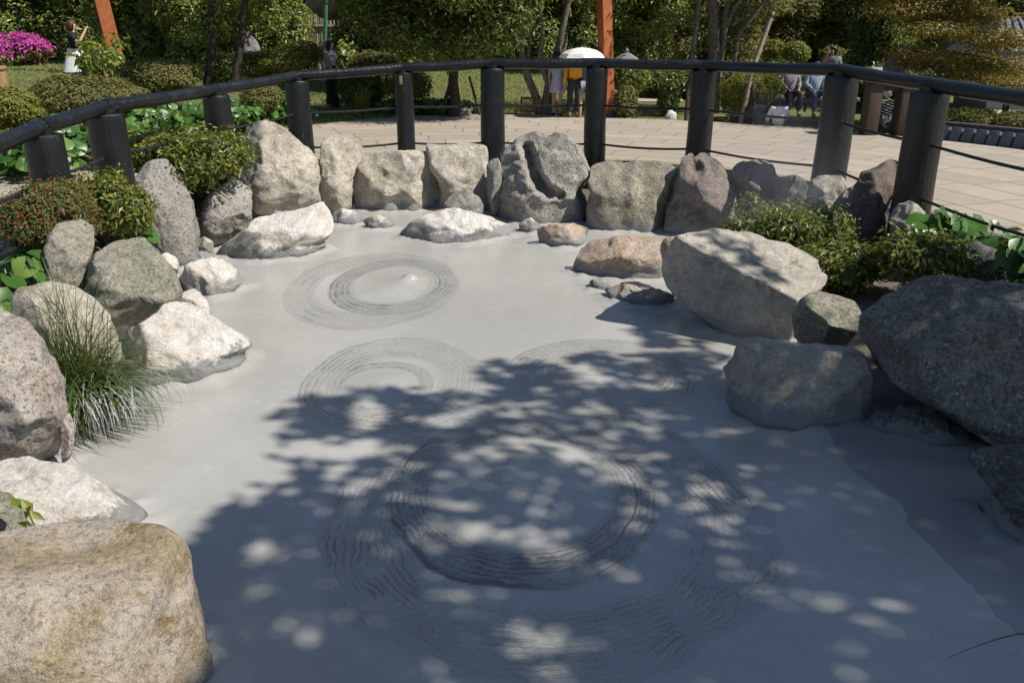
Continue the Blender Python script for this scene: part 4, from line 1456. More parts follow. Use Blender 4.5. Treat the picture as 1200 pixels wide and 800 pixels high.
GH = 'tall evergreens behind the lawn'
hedge('laurel_hedge', 'tall dense laurel hedge behind the magenta azalea', -190, 118, 31, 5.2, .17, .085, L_LAUREL, 61)
hedge('evergreen_tree', 'bushy bright evergreen behind the leaning orange post', 128, 222, 28, 5.0, .16, .08, L_BRIGHT, 62)
hedge('evergreen_tree', 'bushy yellow-flecked evergreen left of the slender dark trunks', 205, 330, 26, 5.0, .15, .07, L_LAUREL, 63)
hedge('evergreen_tree', 'dark evergreen towering behind the bamboo fence', 318, 405, 31, 6.0, .17, .08, L_DARK, 64)
hedge('evergreen_tree', 'broad laurel right of the woman in black', 398, 490, 23.5, 4.6, .15, .075, L_LAUREL, 65)
hedge('evergreen_tree', 'dark evergreen mass behind the central dark tree', 480, 600, 31.5, 6.5, .16, .08, L_LAUREL, 66)
hedge('evergreen_tree', 'yellow-green loose evergreen behind the multi-stemmed tree', 590, 712, 31, 6, .14, .06, L_BRIGHT, 67)
hedge('evergreen_tree', 'olive evergreen right of the tall orange post', 705, 790, 26.5, 5.4, .13, .055, L_LAUREL, 68)
hedge('evergreen_tree', 'shady olive evergreen behind the right-hand trunks', 785, 880, 28, 5.0, .14, .06, L_OLIVE, 69)
hedge('evergreen_tree', 'low grey-olive trees behind the ball shrub', 870, 1010, 30, 3.1, .14, .055, L_OLIVE, 70)
hedge('evergreen_tree', 'dark ivy-clad evergreen column left of the bronze maple', 1000, 1050, 21, 4.6, .12, .07, L_DARK, 71)
hedge('evergreen_tree', 'green evergreens behind the bronze maple', 1040, 1330, 27, 5.0, .15, .07, L_LAUREL, 72)

fw = foliage('distant_wood', [(x, 50 + 4 * math.sin(x), 3.2 + 1.5 * math.sin(x * .7), 4.2, 3, 4.6 + math.sin(x * 1.9)) for x in range(-66, 67, 5)], 26000, .5, .28, L_DARK, None, 80, .9, .1)
tag(fw, kind='stuff', label='dark wood closing the garden far behind')

# central dark tree, low hanging leaves
Y = 17.8
q = atY(532, 30, Y)
rnd = random.Random(4)
bl = []
for (x, y, rx, rz) in ((470, 30, 40, 22), (505, 50, 34, 18), (530, 20, 45, 26), (560, 45, 40, 22), (590, 25, 34, 22), (520, -10, 60, 26), (575, -15, 50, 28), (485, 5, 40, 22), (548, 62, 26, 10), (600, 0, 30, 20), (455, 10, 26, 16)):
    c = atY(x, y, Y)
    bl.append((c[0], c[1] + rnd.uniform(-1, 1), c[2], rx * px_m(Y), rx * px_m(Y) * .9, rz * px_m(Y)))
for k in range(10):
    a = k * .63
    bl.append((q[0] + math.cos(a) * 1.6, q[1] + math.sin(a) * 1.3, q[2] + 1.2 + .5 * math.sin(k * 2.2), .9, .9, .55))
tree('broadleaf_tree', 'dark low-branched tree with hanging leaves behind the middle of the rail',
     [(pts_at([(531, 140), (533, 118), (531, 95), (534, 60), (530, 20)], Y), .13, .07),
      (pts_at([(518, 138), (524, 110), (530, 92)], Y), .05, .04),
      (pts_at([(520, 82), (540, 52), (566, 28), (590, 10)], Y - .4), .045, .02),
      (pts_at([(533, 70), (505, 40), (480, 15)], Y), .05, .02),
      (pts_at([(562, 135), (556, 112), (550, 90)], Y - .2), .03, .025)], bl, .13, .045, L_DARK, M_BARKD, 81, .75, None, .5, .5)
# multi-stemmed smooth tree
Y = 18.2
bl = []
for k in range(16):
    a = k * 2.4
    c = atY(606, -70, Y)
    r_ = 1.9 * math.sqrt((k + .5) / 16)
    bl.append((c[0] + math.cos(a) * r_, c[1] + math.sin(a) * r_, c[2] + rnd.uniform(-.4, 1.2), .75, .75, .42))
for (x, y) in ((575, 15), (605, 5), (590, 35)):
    c = atY(x, y, Y + .4)
    bl.append((c[0], c[1], c[2], .5, .5, .28))
tree('multi_stem_tree', 'grey-barked multi-stemmed tree left of the visitors under the parasol',
     [(pts_at([(634, 141), (630, 118), (618, 90), (611, 60), (614, 30), (604, -20), (598, -70)], Y), .10, .05),
      (pts_at([(640, 141), (641, 115), (646, 85), (656, 50), (664, 10), (676, -50)], Y), .12, .05),
      (pts_at([(643, 100), (632, 70), (636, 40), (630, 0), (640, -60)], Y - .1), .06, .04),
      (pts_at([(648, 80), (662, 55), (668, 20), (662, -50)], Y + .1), .05, .03),
      (pts_at([(616, 85), (622, 40), (628, 5), (622, -60)], Y + .1), .05, .03)], bl, .12, .045, L_LAUREL, M_BARK, 82, .7, None, .0, .5)
# slender pair at left
for (lst, lab, sd_) in (([(243, 100), (246, 75), (251, 45), (247, 20), (249, -10), (252, -60)], 'slender dark-trunked tree left of the pale garden stone', 83),
                       ([(274, 102), (279, 70), (284, 40), (286, 10), (292, -50)], 'slender dark-trunked tree standing in front of the pale garden stone', 84)):
    Y = 16.6
    top = pts_at([lst[-1]], Y)[0]
    bl = []
    for k in range(9):
        a = k * 2.4 + sd_
        bl.append((top[0] + math.cos(a) * 1.2, top[1] + math.sin(a) * 1.2, top[2] + .6 + rnd.uniform(-.5, .9), .65, .65, .4))
    for (dx, dy) in ((-25, 45), (20, 35), (5, 15)):
        c = atY(lst[3][0] + dx, lst[3][1] + dy - 25, Y)
        bl.append((c[0], c[1] + .3, c[2], .42, .4, .22))
    tree('slender_tree', lab, [(pts_at(lst, Y), .085, .05)], bl, .11, .045, L_BRIGHT, M_BARKD, sd_, .55, 'slender trees at the left', 0, .5)
# right-hand trunks
Y = 18.8
bl = []
for k in range(14):
    a = k * 2.4
    c = atY(872, -75, Y)
    r_ = 1.6 * math.sqrt((k + .5) / 14)
    bl.append((c[0] + math.cos(a) * r_, c[1] + math.sin(a) * r_, c[2] + rnd.uniform(-.3, 1.0), .8, .8, .4))
for (x, y) in ((800, 20), (870, 22), (765, 35), (905, 8), (848, 45), (785, 60), (870, 55)):
    c = atY(x, y, Y + .5)
    bl.append((c[0], c[1], c[2], .42, .42, .2))
tree('multi_stem_tree', 'tree with several pale grey trunks behind the post right of centre',
     [(pts_at([(836, 146), (838, 110), (837, 70), (836, 30), (832, -60)], Y), .15, .10),
      (pts_at([(842, 90), (848, 50), (850, 20), (862, -50)], Y), .07, .05),
      (pts_at([(846, 45), (856, 20), (872, -10), (890, -60)], Y), .05, .03),
      (pts_at([(806, 146), (808, 110), (812, 60), (818, 20), (822, -50)], Y - .3), .06, .04),
      (pts_at([(846, 146), (851, 120), (858, 85), (866, 40), (890, 10), (920, -40)], Y - .2), .06, .03),
      (pts_at([(858, 30), (880, 14), (905, 4), (940, -20)], Y), .03, .02)], bl, .12, .045, L_OLIVE, M_BARK, 85, .5, None, 0, .5)
GS = 'support stakes right of centre'
for (a, b, r_, lab) in (((866, 152), (883, 76), .045, 'long pale stake leaning right, under the rail in front of the dome shrub'),
                        ((888, 150), (879, 88), .05, 'short dark stake leaning left across the dome shrub'),
                        ((803, 148), (806, 100), .04, 'thin upright stake beside the small dark cone shrub'),
                        ((883, 76), (906, 14), .05, 'leaning pale pole above the rail by the ball shrub')):
    Y = 16.4 if a[0] != 803 else 17.5
    p0, p1 = atY(*a, Y), atY(*b, Y + .2)
    root = empty('wooden_stake', (p0[0], p0[1], p0[2]))
    m = MB()
    m.tube([(0, 0, -.05), tuple((p1 - p0) * .5 + np.array([.01, 0, 0])), tuple(p1 - p0)], [r_, r_ * .95, r_ * .85], 9, True, .1)
    m.build('shaft', M_STAKE if 'dark' not in lab else M_BARKD, root)
    m = MB()
    m.tube([tuple((p1 - p0) * .9), tuple((p1 - p0) * .93)], r_ * 1.12, 9)
    m.build('tie', M_BARKD, root)
    tag(root, lab, 'stake', GS)
# bronze maple
Y = 15.8
rnd = random.Random(12)
bl = []
for (x, y, rx, rz) in ((1060, 10, 40, 10), (1110, 5, 46, 10), (1150, 18, 40, 10), (1075, 35, 34, 8), (1130, 42, 38, 9), (1165, 50, 34, 9), (1060, 60, 30, 8), (1145, 70, 40, 9), (1090, 75, 30, 8), (1175, 78, 36, 9),
                       (1110, -20, 60, 14), (1060, -25, 50, 12), (1160, -15, 46, 12), (1120, 90, 34, 8), (1160, 96, 40, 8), (1110, 25, 30, 8), (1080, 95, 24, 7)):
    c = atY(x, y, Y)
    bl.append((c[0], c[1] + rnd.uniform(-.9, .9), c[2], rx * px_m(Y), rx * px_m(Y), rz * px_m(Y)))
tree('maple_tree', 'bronze-leaved maple with layered branches above the right-hand rail',
     [(pts_at([(1104, 150), (1105, 120), (1104, 85), (1106, 55), (1112, 20), (1116, -30)], Y), .09, .04),
      (pts_at([(1105, 56), (1096, 44), (1080, 38), (1060, 34)], Y - .1), .04, .015),
      (pts_at([(1107, 55), (1130, 40), (1150, 28), (1168, 20)], Y), .045, .015),
      (pts_at([(1112, 20), (1128, 8), (1145, -10)], Y), .035, .015),
      (pts_at([(1104, 62), (1125, 62), (1150, 66), (1175, 74)], Y + .2), .03, .012),
      (pts_at([(1111, 20), (1095, 6), (1075, -6)], Y), .03, .012)], bl, .065, .035, L_MAPLE, M_BARK, 86, .75, None, 0, .4, shell=.7)
# staked sapling
Y = 14.8
p0 = atY(125, 94, Y)
root = empty('sapling', (p0[0], p0[1], p0[2] - .2))
m = MB(); p1 = atY(116, 56, Y)
m.tube([(0, 0, -.3), (0, 0, .2), tuple(p1 - p0 + np.array([0, 0, .2]))], [.032, .03, .02], 8)
m.build('trunk', M_STAKE, root)
foliage('leaves', [(p1[0] - p0[0] + dx, dy, p1[2] - p0[2] + .2 + dz, .28, .25, .12) for dx, dy, dz in ((-.1, 0, .02), (.2, .1, .1), (-.28, -.1, -.12), (.05, .1, -.25))], 170, .15, .06, L_BRIGHT, root, 87, 0, .3, .3, .8)
tag(root, 'pale-stemmed sapling in front of the woman in the white skirt', 'sapling')

# ------------------------------------------------------------------ garden furniture and buildings
M_ORANGE = plain('orange_painted_wood', (.40, .12, .035), (.30, .085, .028), .6, 9, .25)
M_TAN = plain('tan_post_wood', (.36, .21, .10), (.26, .15, .07), .8, 18, .5)
M_BROWN = plain('dark_brown_boards', (.085, .055, .038), (.055, .037, .027), .75, 20, .4)
M_GREENP = plain('green_painted_pole', (.06, .17, .11), (.045, .12, .08), .5, 8, .1)
M_STONE = plain('garden_stone', (.25, .235, .235), (.14, .135, .135), .9, 5, .8, .2, .03)
M_DSTONE = plain('dark_stone', (.07, .07, .075), (.045, .045, .05), .85, 8, .6)
M_TILE = plain('grey_roof_tile', (.16, .165, .18), (.10, .105, .115), .55, 6, .3)
M_WALL = plain('pale_plaster', (.42, .40, .36), (.34, .32, .29), .9, 3, .2)
M_SLATE = plain('blue_grey_block', (.125, .135, .155), (.09, .095, .11), .7, 10, .4)
M_GLASS = plain('dark_window', (.03, .035, .04), None, .12, 3, 0)


def pole_thing(name, label, px0, py0, px1, py1, Y, r, mat, cat, square=True, top=5.0, cap=None):
    p0 = atY(px0, py0, Y)
    p1 = atY(px1, py1, Y)
    d = (p1 - p0) / (p1[2] - p0[2])
    root = empty(name, p0)
    m = MB()
    q = d * (top - p0[2])
    if square:
        v = []
        for (z, ) in ((-.25,), (1.0,)):
            o = q * z if z > 0 else d * -.3
            for k in range(4):
                a = math.pi / 4 + k * math.pi / 2 + .5
                v.append((o[0] + r * 1.3 * math.cos(a), o[1] + r * 1.3 * math.sin(a), o[2]))
        m.add(v, [(0, 1, 5, 4), (1, 2, 6, 5), (2, 3, 7, 6), (3, 0, 4, 7), (4, 5, 6, 7), (3, 2, 1, 0)])
    else:
        m.tube([tuple(d * -.2), tuple(q * .5), tuple(q)], r, 14)
    m.build('shaft', mat, root, False if square else True)
    m = MB()
    m.lathe([(r * 1.25, -.05), (r * 1.45, .03), (r * 1.3, .1)], (0, 0, 0), 14)
    m.build('collar', M_DSTONE if square else mat, root)
    m = MB()
    m.box(tuple(q + d * .03), (r * 3, r * 3, .06), .5, 0, 0, .01)
    m.build('cap', mat, root)
    tag(root, label, cat)
    return root


pole_thing('orange_post', 'leaning orange-red painted post on the lawn at upper left', 140, 84, 124, 20, 22, .175, M_ORANGE, 'post')
pole_thing('orange_post', 'tall upright orange-red painted post beside the path right of the parasol', 712, 136, 708, 0, 17.7, .12, M_ORANGE, 'post')
pole_thing('green_pole', 'thin green painted pole behind the woman in black', 380, 78, 382, 0, 22, .05, M_GREENP, 'pole', False, 5.2)
# tan post at the left edge
p0 = atY(0, 112, 12.2)
root = empty('wooden_post', (p0[0], p0[1], 0))
m = MB(); m.box((0, 0, .55), (.24, .24, 1.25), .35, 0, 0, .02); m.build('shaft', M_TAN, root)
m = MB(); m.box((0, 0, 1.19), (.27, .27, .05), .35, 0, 0, .012); m.build('cap', M_TAN, root)
tag(root, 'short square tan wooden post at the left edge above the rail', 'post')
# dark stone trough
p0 = atY(33, 130, 11.6)
root = empty('stone_trough', (p0[0], p0[1], 0))
m = MB()
for (c, s_) in (((0, -.2, .25), (.62, .06, .62)), ((0, .2, .25), (.62, .06, .62)), ((-.28, 0, .25), (.06, .34, .62)), ((.28, 0, .25), (.06, .34, .62)), ((0, 0, .05), (.5, .34, .1))):
    m.box(c, s_, 0, 0, 0, .008)
m.build('basin', M_DSTONE, root)
m = MB(); m.box((0, -.21, .565), (.66, .1, .035), 0, 0, 0, .008); m.build('rim', M_DSTONE, root)
tag(root, 'dark stone trough behind the yellow-green shrub at the left edge', 'trough')


def garden_stone(label, px, py, Y, w, h, mat, seed, sx=1, name='garden_stone', z=None):
    c = atY(px, py, Y)
    s_ = px_m(Y)
    iv, if_ = ico(3)
    r = np.array([1 + .28 * mnoise.noise(Vector(q) * 1.6 + Vector((seed, 0, 0))) + .12 * mnoise.noise(Vector(q) * 4 + Vector((0, seed, 0))) for q in iv])
    V = iv * r[:, None] * np.array([w / 2 * s_, w / 2 * s_ * .7, h / 2 * s_])
    o = mesh_obj(name, V, if_, mat, None, True)
    o.location = [float(q) for q in c]
    tag(o, label, 'stone')


garden_stone('pale purplish garden stone standing behind the slender trunk', 291, 64, 18.5, 26, 46, M_STONE, 1)
garden_stone('pale rounded garden stone left of the bronze maple, above the rail', 1051, 76, 17, 24, 34, M_STONE, 2)
garden_stone('low grey stone on the lawn edge left of the post', 543, 132, 18.0, 18, 10, M_STONE, 3)
garden_stone('small white stone on the ground beside the dark cone shrub', 786, 137, 17.3, 12, 14, plain('white_stone', (.6, .6, .58), (.5, .5, .48), .8), 4)
garden_stone('big weathered boulder among the evergreens at the top of the view', 391, 2, 24.5, 52, 34, plain('weathered_brown_stone', (.22, .18, .15), (.12, .10, .085), .9, 6, .8), 5)
for lab, x, y in (('flat pale stepping slab right of the orange post', 727, 113), ('flat pale stepping slab left of the dark cone shrub', 756, 111)):
    p0 = at(x, y + 3, 0)
    m = MB()
    m.box((0, 0, .10), (.46, .34, .12), .1, 0, 0, .03)
    m.box((0, 0, .02), (.34, .24, .08), .1, 0, 0, .02)
    o = m.build('stone_slab', M_STONE)
    o.location = [float(q) for q in p0]
    tag(o, lab, 'stone slab')
# stone lantern
p0 = at(733, 96, 0)
p0 = atY(733, 92, 22)
root = empty('stone_lantern', (p0[0], p0[1], 0))
for nm, prof in (('base', [(.22, -.1), (.22, .08), (.10, .14), (.085, .6)]), ('lamp_chamber', [(.17, .6), (.19, .68), (.13, .70), (.13, .93), (.15, .95)]),
                 ('roof', [(.16, .95), (.31, .97), (.30, 1.01), (.12, 1.12), (.05, 1.15), (.06, 1.2), (.02, 1.26)])):
    m = MB(); m.lathe(prof, (0, 0, 0), 6 if nm == 'roof' else 12)
    m.build(nm, M_STONE, root, False)
tag(root, 'small grey stone lantern right of the tall orange post', 'lantern')
# slatted rack
p0 = at(622, 135, 0)
root = empty('slatted_rack', (p0[0], p0[1], 0))
m = MB(); m.box((0, 0, .34), (.42, .035, .05), 0); m.build('rail_bar', M_BROWN, root)
m = MB(); m.box((0, 0, .08), (.36, .035, .035), 0); m.build('rail_bar', M_BROWN, root)
for k in range(6):
    m = MB(); x = -.18 + .072 * k
    m.tube([(x - .02, -.03, 0), (x + .01, -.03, .36)], .013, 6); m.build('slat', M_TAN, root)
for x in (-.2, .2):
    m = MB(); m.box((x, 0, .18), (.035, .05, .36)); m.build('leg', M_BROWN, root)
tag(root, 'small slatted wooden rack at the foot of the multi-stemmed tree', 'rack')
# bamboo fence
c0, c1 = atY(333, 60, 27.5), atY(400, 60, 27.5)
root = empty('bamboo_fence', ((c0[0] + c1[0]) / 2, 27.5, gz(c0[0], 27.5)))
wd_ = c1[0] - c0[0]
for k in range(26):
    x = -wd_ / 2 + wd_ * k / 25
    m = MB(); m.tube([(x, random.uniform(-.02, .02), -.1), (x + random.uniform(-.04, .04), 0, 1.6 + random.uniform(-.1, .25))], .032, 7, True)
    m.build('slat', M_STAKE if k % 3 else M_WALL, root)
for z in (.5, 1.3):
    m = MB(); m.tube([(-wd_ / 2, -.05, z), (wd_ / 2, -.05, z)], .03, 7); m.build('cross_bar', M_STAKE, root)
tag(root, 'weathered bamboo slat fence in front of the dark evergreens', 'fence')
# edging wall on the right
a, b = at(1072, 160, 0), at(1290, 184, 0)
root = empty('edging_wall', (a[0], a[1], 0))
L_ = math.hypot(b[0] - a[0], b[1] - a[1]); az_ = math.atan2(b[1] - a[1], b[0] - a[0])
root.rotation_euler = (0, 0, az_)
nb = 14
for k in range(nb):
    m = MB(); m.box((L_ * (k + .5) / nb, 0, .09), (L_ / nb - .03, .12, .24), 0, -.35, 0, .012); m.build('block', M_SLATE, root)
m = MB(); m.box((L_ / 2, .16, .235), (L_ + .1, .16, .075), 0, 0, 0, .012); m.build('coping', M_DSTONE, root)
m = MB(); m.box((L_ / 2, .18, .07), (L_ + .05, .1, .27)); m.build('backing', M_DSTONE, root)
tag(root, 'low dark edging wall of slanted blue-grey blocks beside the path at the right', 'wall')
# brown wooden stand
p0 = at(1036, 160, 0)
p0 = atY(1036, 150, 14.6)
root = empty('wooden_stand', (p0[0], p0[1], 0)); Y = 14.6
sx_ = px_m(Y)
for x in (-.27, .27):
    m = MB(); m.box((x, 0, .40), (.21, .30, .9), 0, 0, 0, .01); m.build('side_board', M_BROWN, root)
m = MB(); m.box((0, .02, .91), (.98, .44, .05), 0, 0, 0, .008); m.build('top_board', plain('grey_weathered_board', (.22, .20, .18), (.15, .14, .125), .7, 14, .4), root)
m = MB(); m.box((0, .05, .80), (.34, .05, .16), 0); m.build('apron', M_BROWN, root)
m = MB(); m.box((-.27, .05, 1.02), (.17, .13, .16), 0, 0, 0, .01); m.build('paper_box', plain('pale_box', (.45, .43, .47), None, .7), root)
tag(root, 'brown wooden stand with a grey top between the two right-hand black posts', 'stand')
# houses beyond
p0 = atY(975, 20, 38)
root = empty('house', (p0[0], 39, 0))
m = MB(); m.box((0, 0, 1.15), (6.4, 4, 2.5)); m.build('wall', M_WALL, root)
m = MB(); m.add([(-3.7, -2.6, 2.3), (3.7, -2.6, 2.3), (3.7, 2.6, 2.3), (-3.7, 2.6, 2.3), (-2.4, 0, 4.2), (2.4, 0, 4.2)], [(0, 1, 5, 4), (1, 2, 5), (2, 3, 4, 5), (3, 0, 4), (3, 2, 1, 0)])
rf = m.build('roof', M_TILE, root, False)
m = MB(); m.tube([(-2.5, 0, 4.22), (2.5, 0, 4.22)], .13, 8); m.build('ridge', M_TILE, rf)
for x in (-1.9, 0, 1.9):
    m = MB(); m.box((x, -2.03, 1.5), (1.1, .05, 1.0)); wn_ = m.build('window', M_WALL, root)
    m = MB(); m.box((x, -2.06, 1.5), (.98, .03, .88)); m.build('pane', M_GLASS, wn_)
tag(root, 'grey-roofed house far behind the low olive trees', 'house')
p0 = atY(1222, 60, 19)
root = empty('pavilion', (p0[0], 20, 0))
m = MB(); m.box((0, 0, .62), (1.7, 1.5, 1.3)); m.build('wall', plain('grey_wall', (.22, .23, .25), (.17, .175, .19), .8), root)
m = MB(); m.add([(-1.15, -1.1, 1.25), (1.15, -1.1, 1.25), (1.15, 1.1, 1.25), (-1.15, 1.1, 1.25), (-.5, 0, 1.95), (.5, 0, 1.95)], [(0, 1, 5, 4), (1, 2, 5), (2, 3, 4, 5), (3, 0, 4), (3, 2, 1, 0)])
rf = m.build('roof', M_TILE, root, False)
for k in range(9):
    x = -1.05 + k * .262
    m = MB(); m.tube([(x, -1.1, 1.27), (x * .48, -.02, 1.95)], .035, 6); m.build('tile_rib', M_TILE, rf)
tag(root, 'small tile-roofed garden building at the right edge behind the maple', 'building')

# lawn grass
rng = np.random.default_rng(90)
X = rng.uniform(-14, 7, 60000); Yy = rng.uniform(15.5, 30, 60000)
sd2 = seg_dist(X, Yy, RIMPOLY, True)
q = np.stack([X, Yy], 1)
keep = sd2 > 3
bx, by = [], []
fw_ = Yy * CP + CH * SP
pxx = 600 + F * X / fw_
pyy = 400 - F * (Yy * SP - CH * CP) / fw_
keep &= pyy < np.interp(pxx, FAR[:, 0], FAR[:, 1]) - .6
keep &= pxx < 690
X, Yy = X[keep], Yy[keep]
Z = ground_z(X, Yy)
n = len(X)
P = np.stack([X, Yy, Z], 1)
A = np.stack([rng.normal(size=n) * .5, rng.normal(size=n) * .5, np.ones(n)], 1)
A *= (rng.uniform(.03, .08, n) / np.linalg.norm(A, axis=1))[:, None]
sw = rng.normal(size=(n, 3)); sw[:, 2] = 0; sw *= (.012 / np.linalg.norm(sw, axis=1))[:, None]
V = np.stack([P - sw, P + sw, P + A], 1).reshape(-1, 3)
g = mesh_obj('grass', V, np.arange(n * 3).reshape(-1, 3), L_LAWN, None, False)
tag(g, kind='stuff', label='short lawn grass beyond the paved path')

# ------------------------------------------------------------------ people
M_SKIN = plain('skin', (.50, .30, .21), (.44, .26, .18), .55, 30, .05)
M_HAIRB = plain('dark_hair', (.018, .014, .012), (.03, .022, .018), .5, 60, .3)
M_HAIRR = plain('reddish_brown_hair', (.11, .035, .03), (.07, .025, .02), .5, 60, .3)
M_EYE = plain('eye', (.02, .015, .012), None, .3)


def cloth(name, c, c2=None):
    return plain(name, c, c2 or tuple(q * .8 for q in c), .85, 14, .25)


def skin_mesh(name, verts, edges, radii, mat, parent, sub=1, root_i=0):
    me = bpy.data.meshes.new(name)
    me.from_pydata([tuple(v) for v in verts], edges, [])
    ob = bpy.data.objects.new(name, me)
    COL.objects.link(ob)
    md = ob.modifiers.new('skin', 'SKIN')
    md.use_smooth_shade = True
    ss = ob.modifiers.new('sub', 'SUBSURF')
    ss.levels = sub
    ss.render_levels = sub
    sv = me.skin_vertices[0].data
    for i, r in enumerate(radii):
        sv[i].radius = (r, r) if not isinstance(r, tuple) else r
        sv[i].use_root = (i == root_i)
    dg = bpy.context.evaluated_depsgraph_get()
    nm = bpy.data.meshes.new_from_object(ob.evaluated_get(dg))
    bpy.data.objects.remove(ob)
    bpy.data.meshes.remove(me)
    nm.name = name
    nm.materials.clear()
    nm.materials.append(mat)
    for p_ in nm.polygons:
        p_.use_smooth = True
    o = bpy.data.objects.new(name, nm)
    COL.objects.link(o)
    o.parent = parent
    return o


REST = dict(hip=(0, 0, .52), waist=(0, 0, .62), chest=(0, .005, .75), neck=(0, 0, .835), skull=(0, .012, .90), crown=(0, .005, .955), nose=(0, .068, .905),
            sl=(-.11, 0, .80), el=(-.135, -.01, .635), wl=(-.14, .03, .49), sr=(.11, 0, .80), er=(.135, -.01, .635), wr=(.14, .03, .49),
            hl=(-.055, 0, .51), kl=(-.06, .015, .285), al=(-.06, 0, .05), tl=(-.065, .075, .018), hr=(.055, 0, .51), kr=(.06, .015, .285), ar=(.06, 0, .05), tr=(.065, .075, .018))
SIT = dict(hl=(-.055, 0, .51), kl=(-.08, .24, .53), al=(-.08, .25, .225), tl=(-.085, .33, .195), hr=(.055, 0, .51), kr=(.08, .24, .53), ar=(.08, .25, .225), tr=(.085, .33, .195),
           el=(-.15, .03, .65), wl=(-.09, .16, .58), er=(.15, .03, .65), wr=(.09, .16, .58))


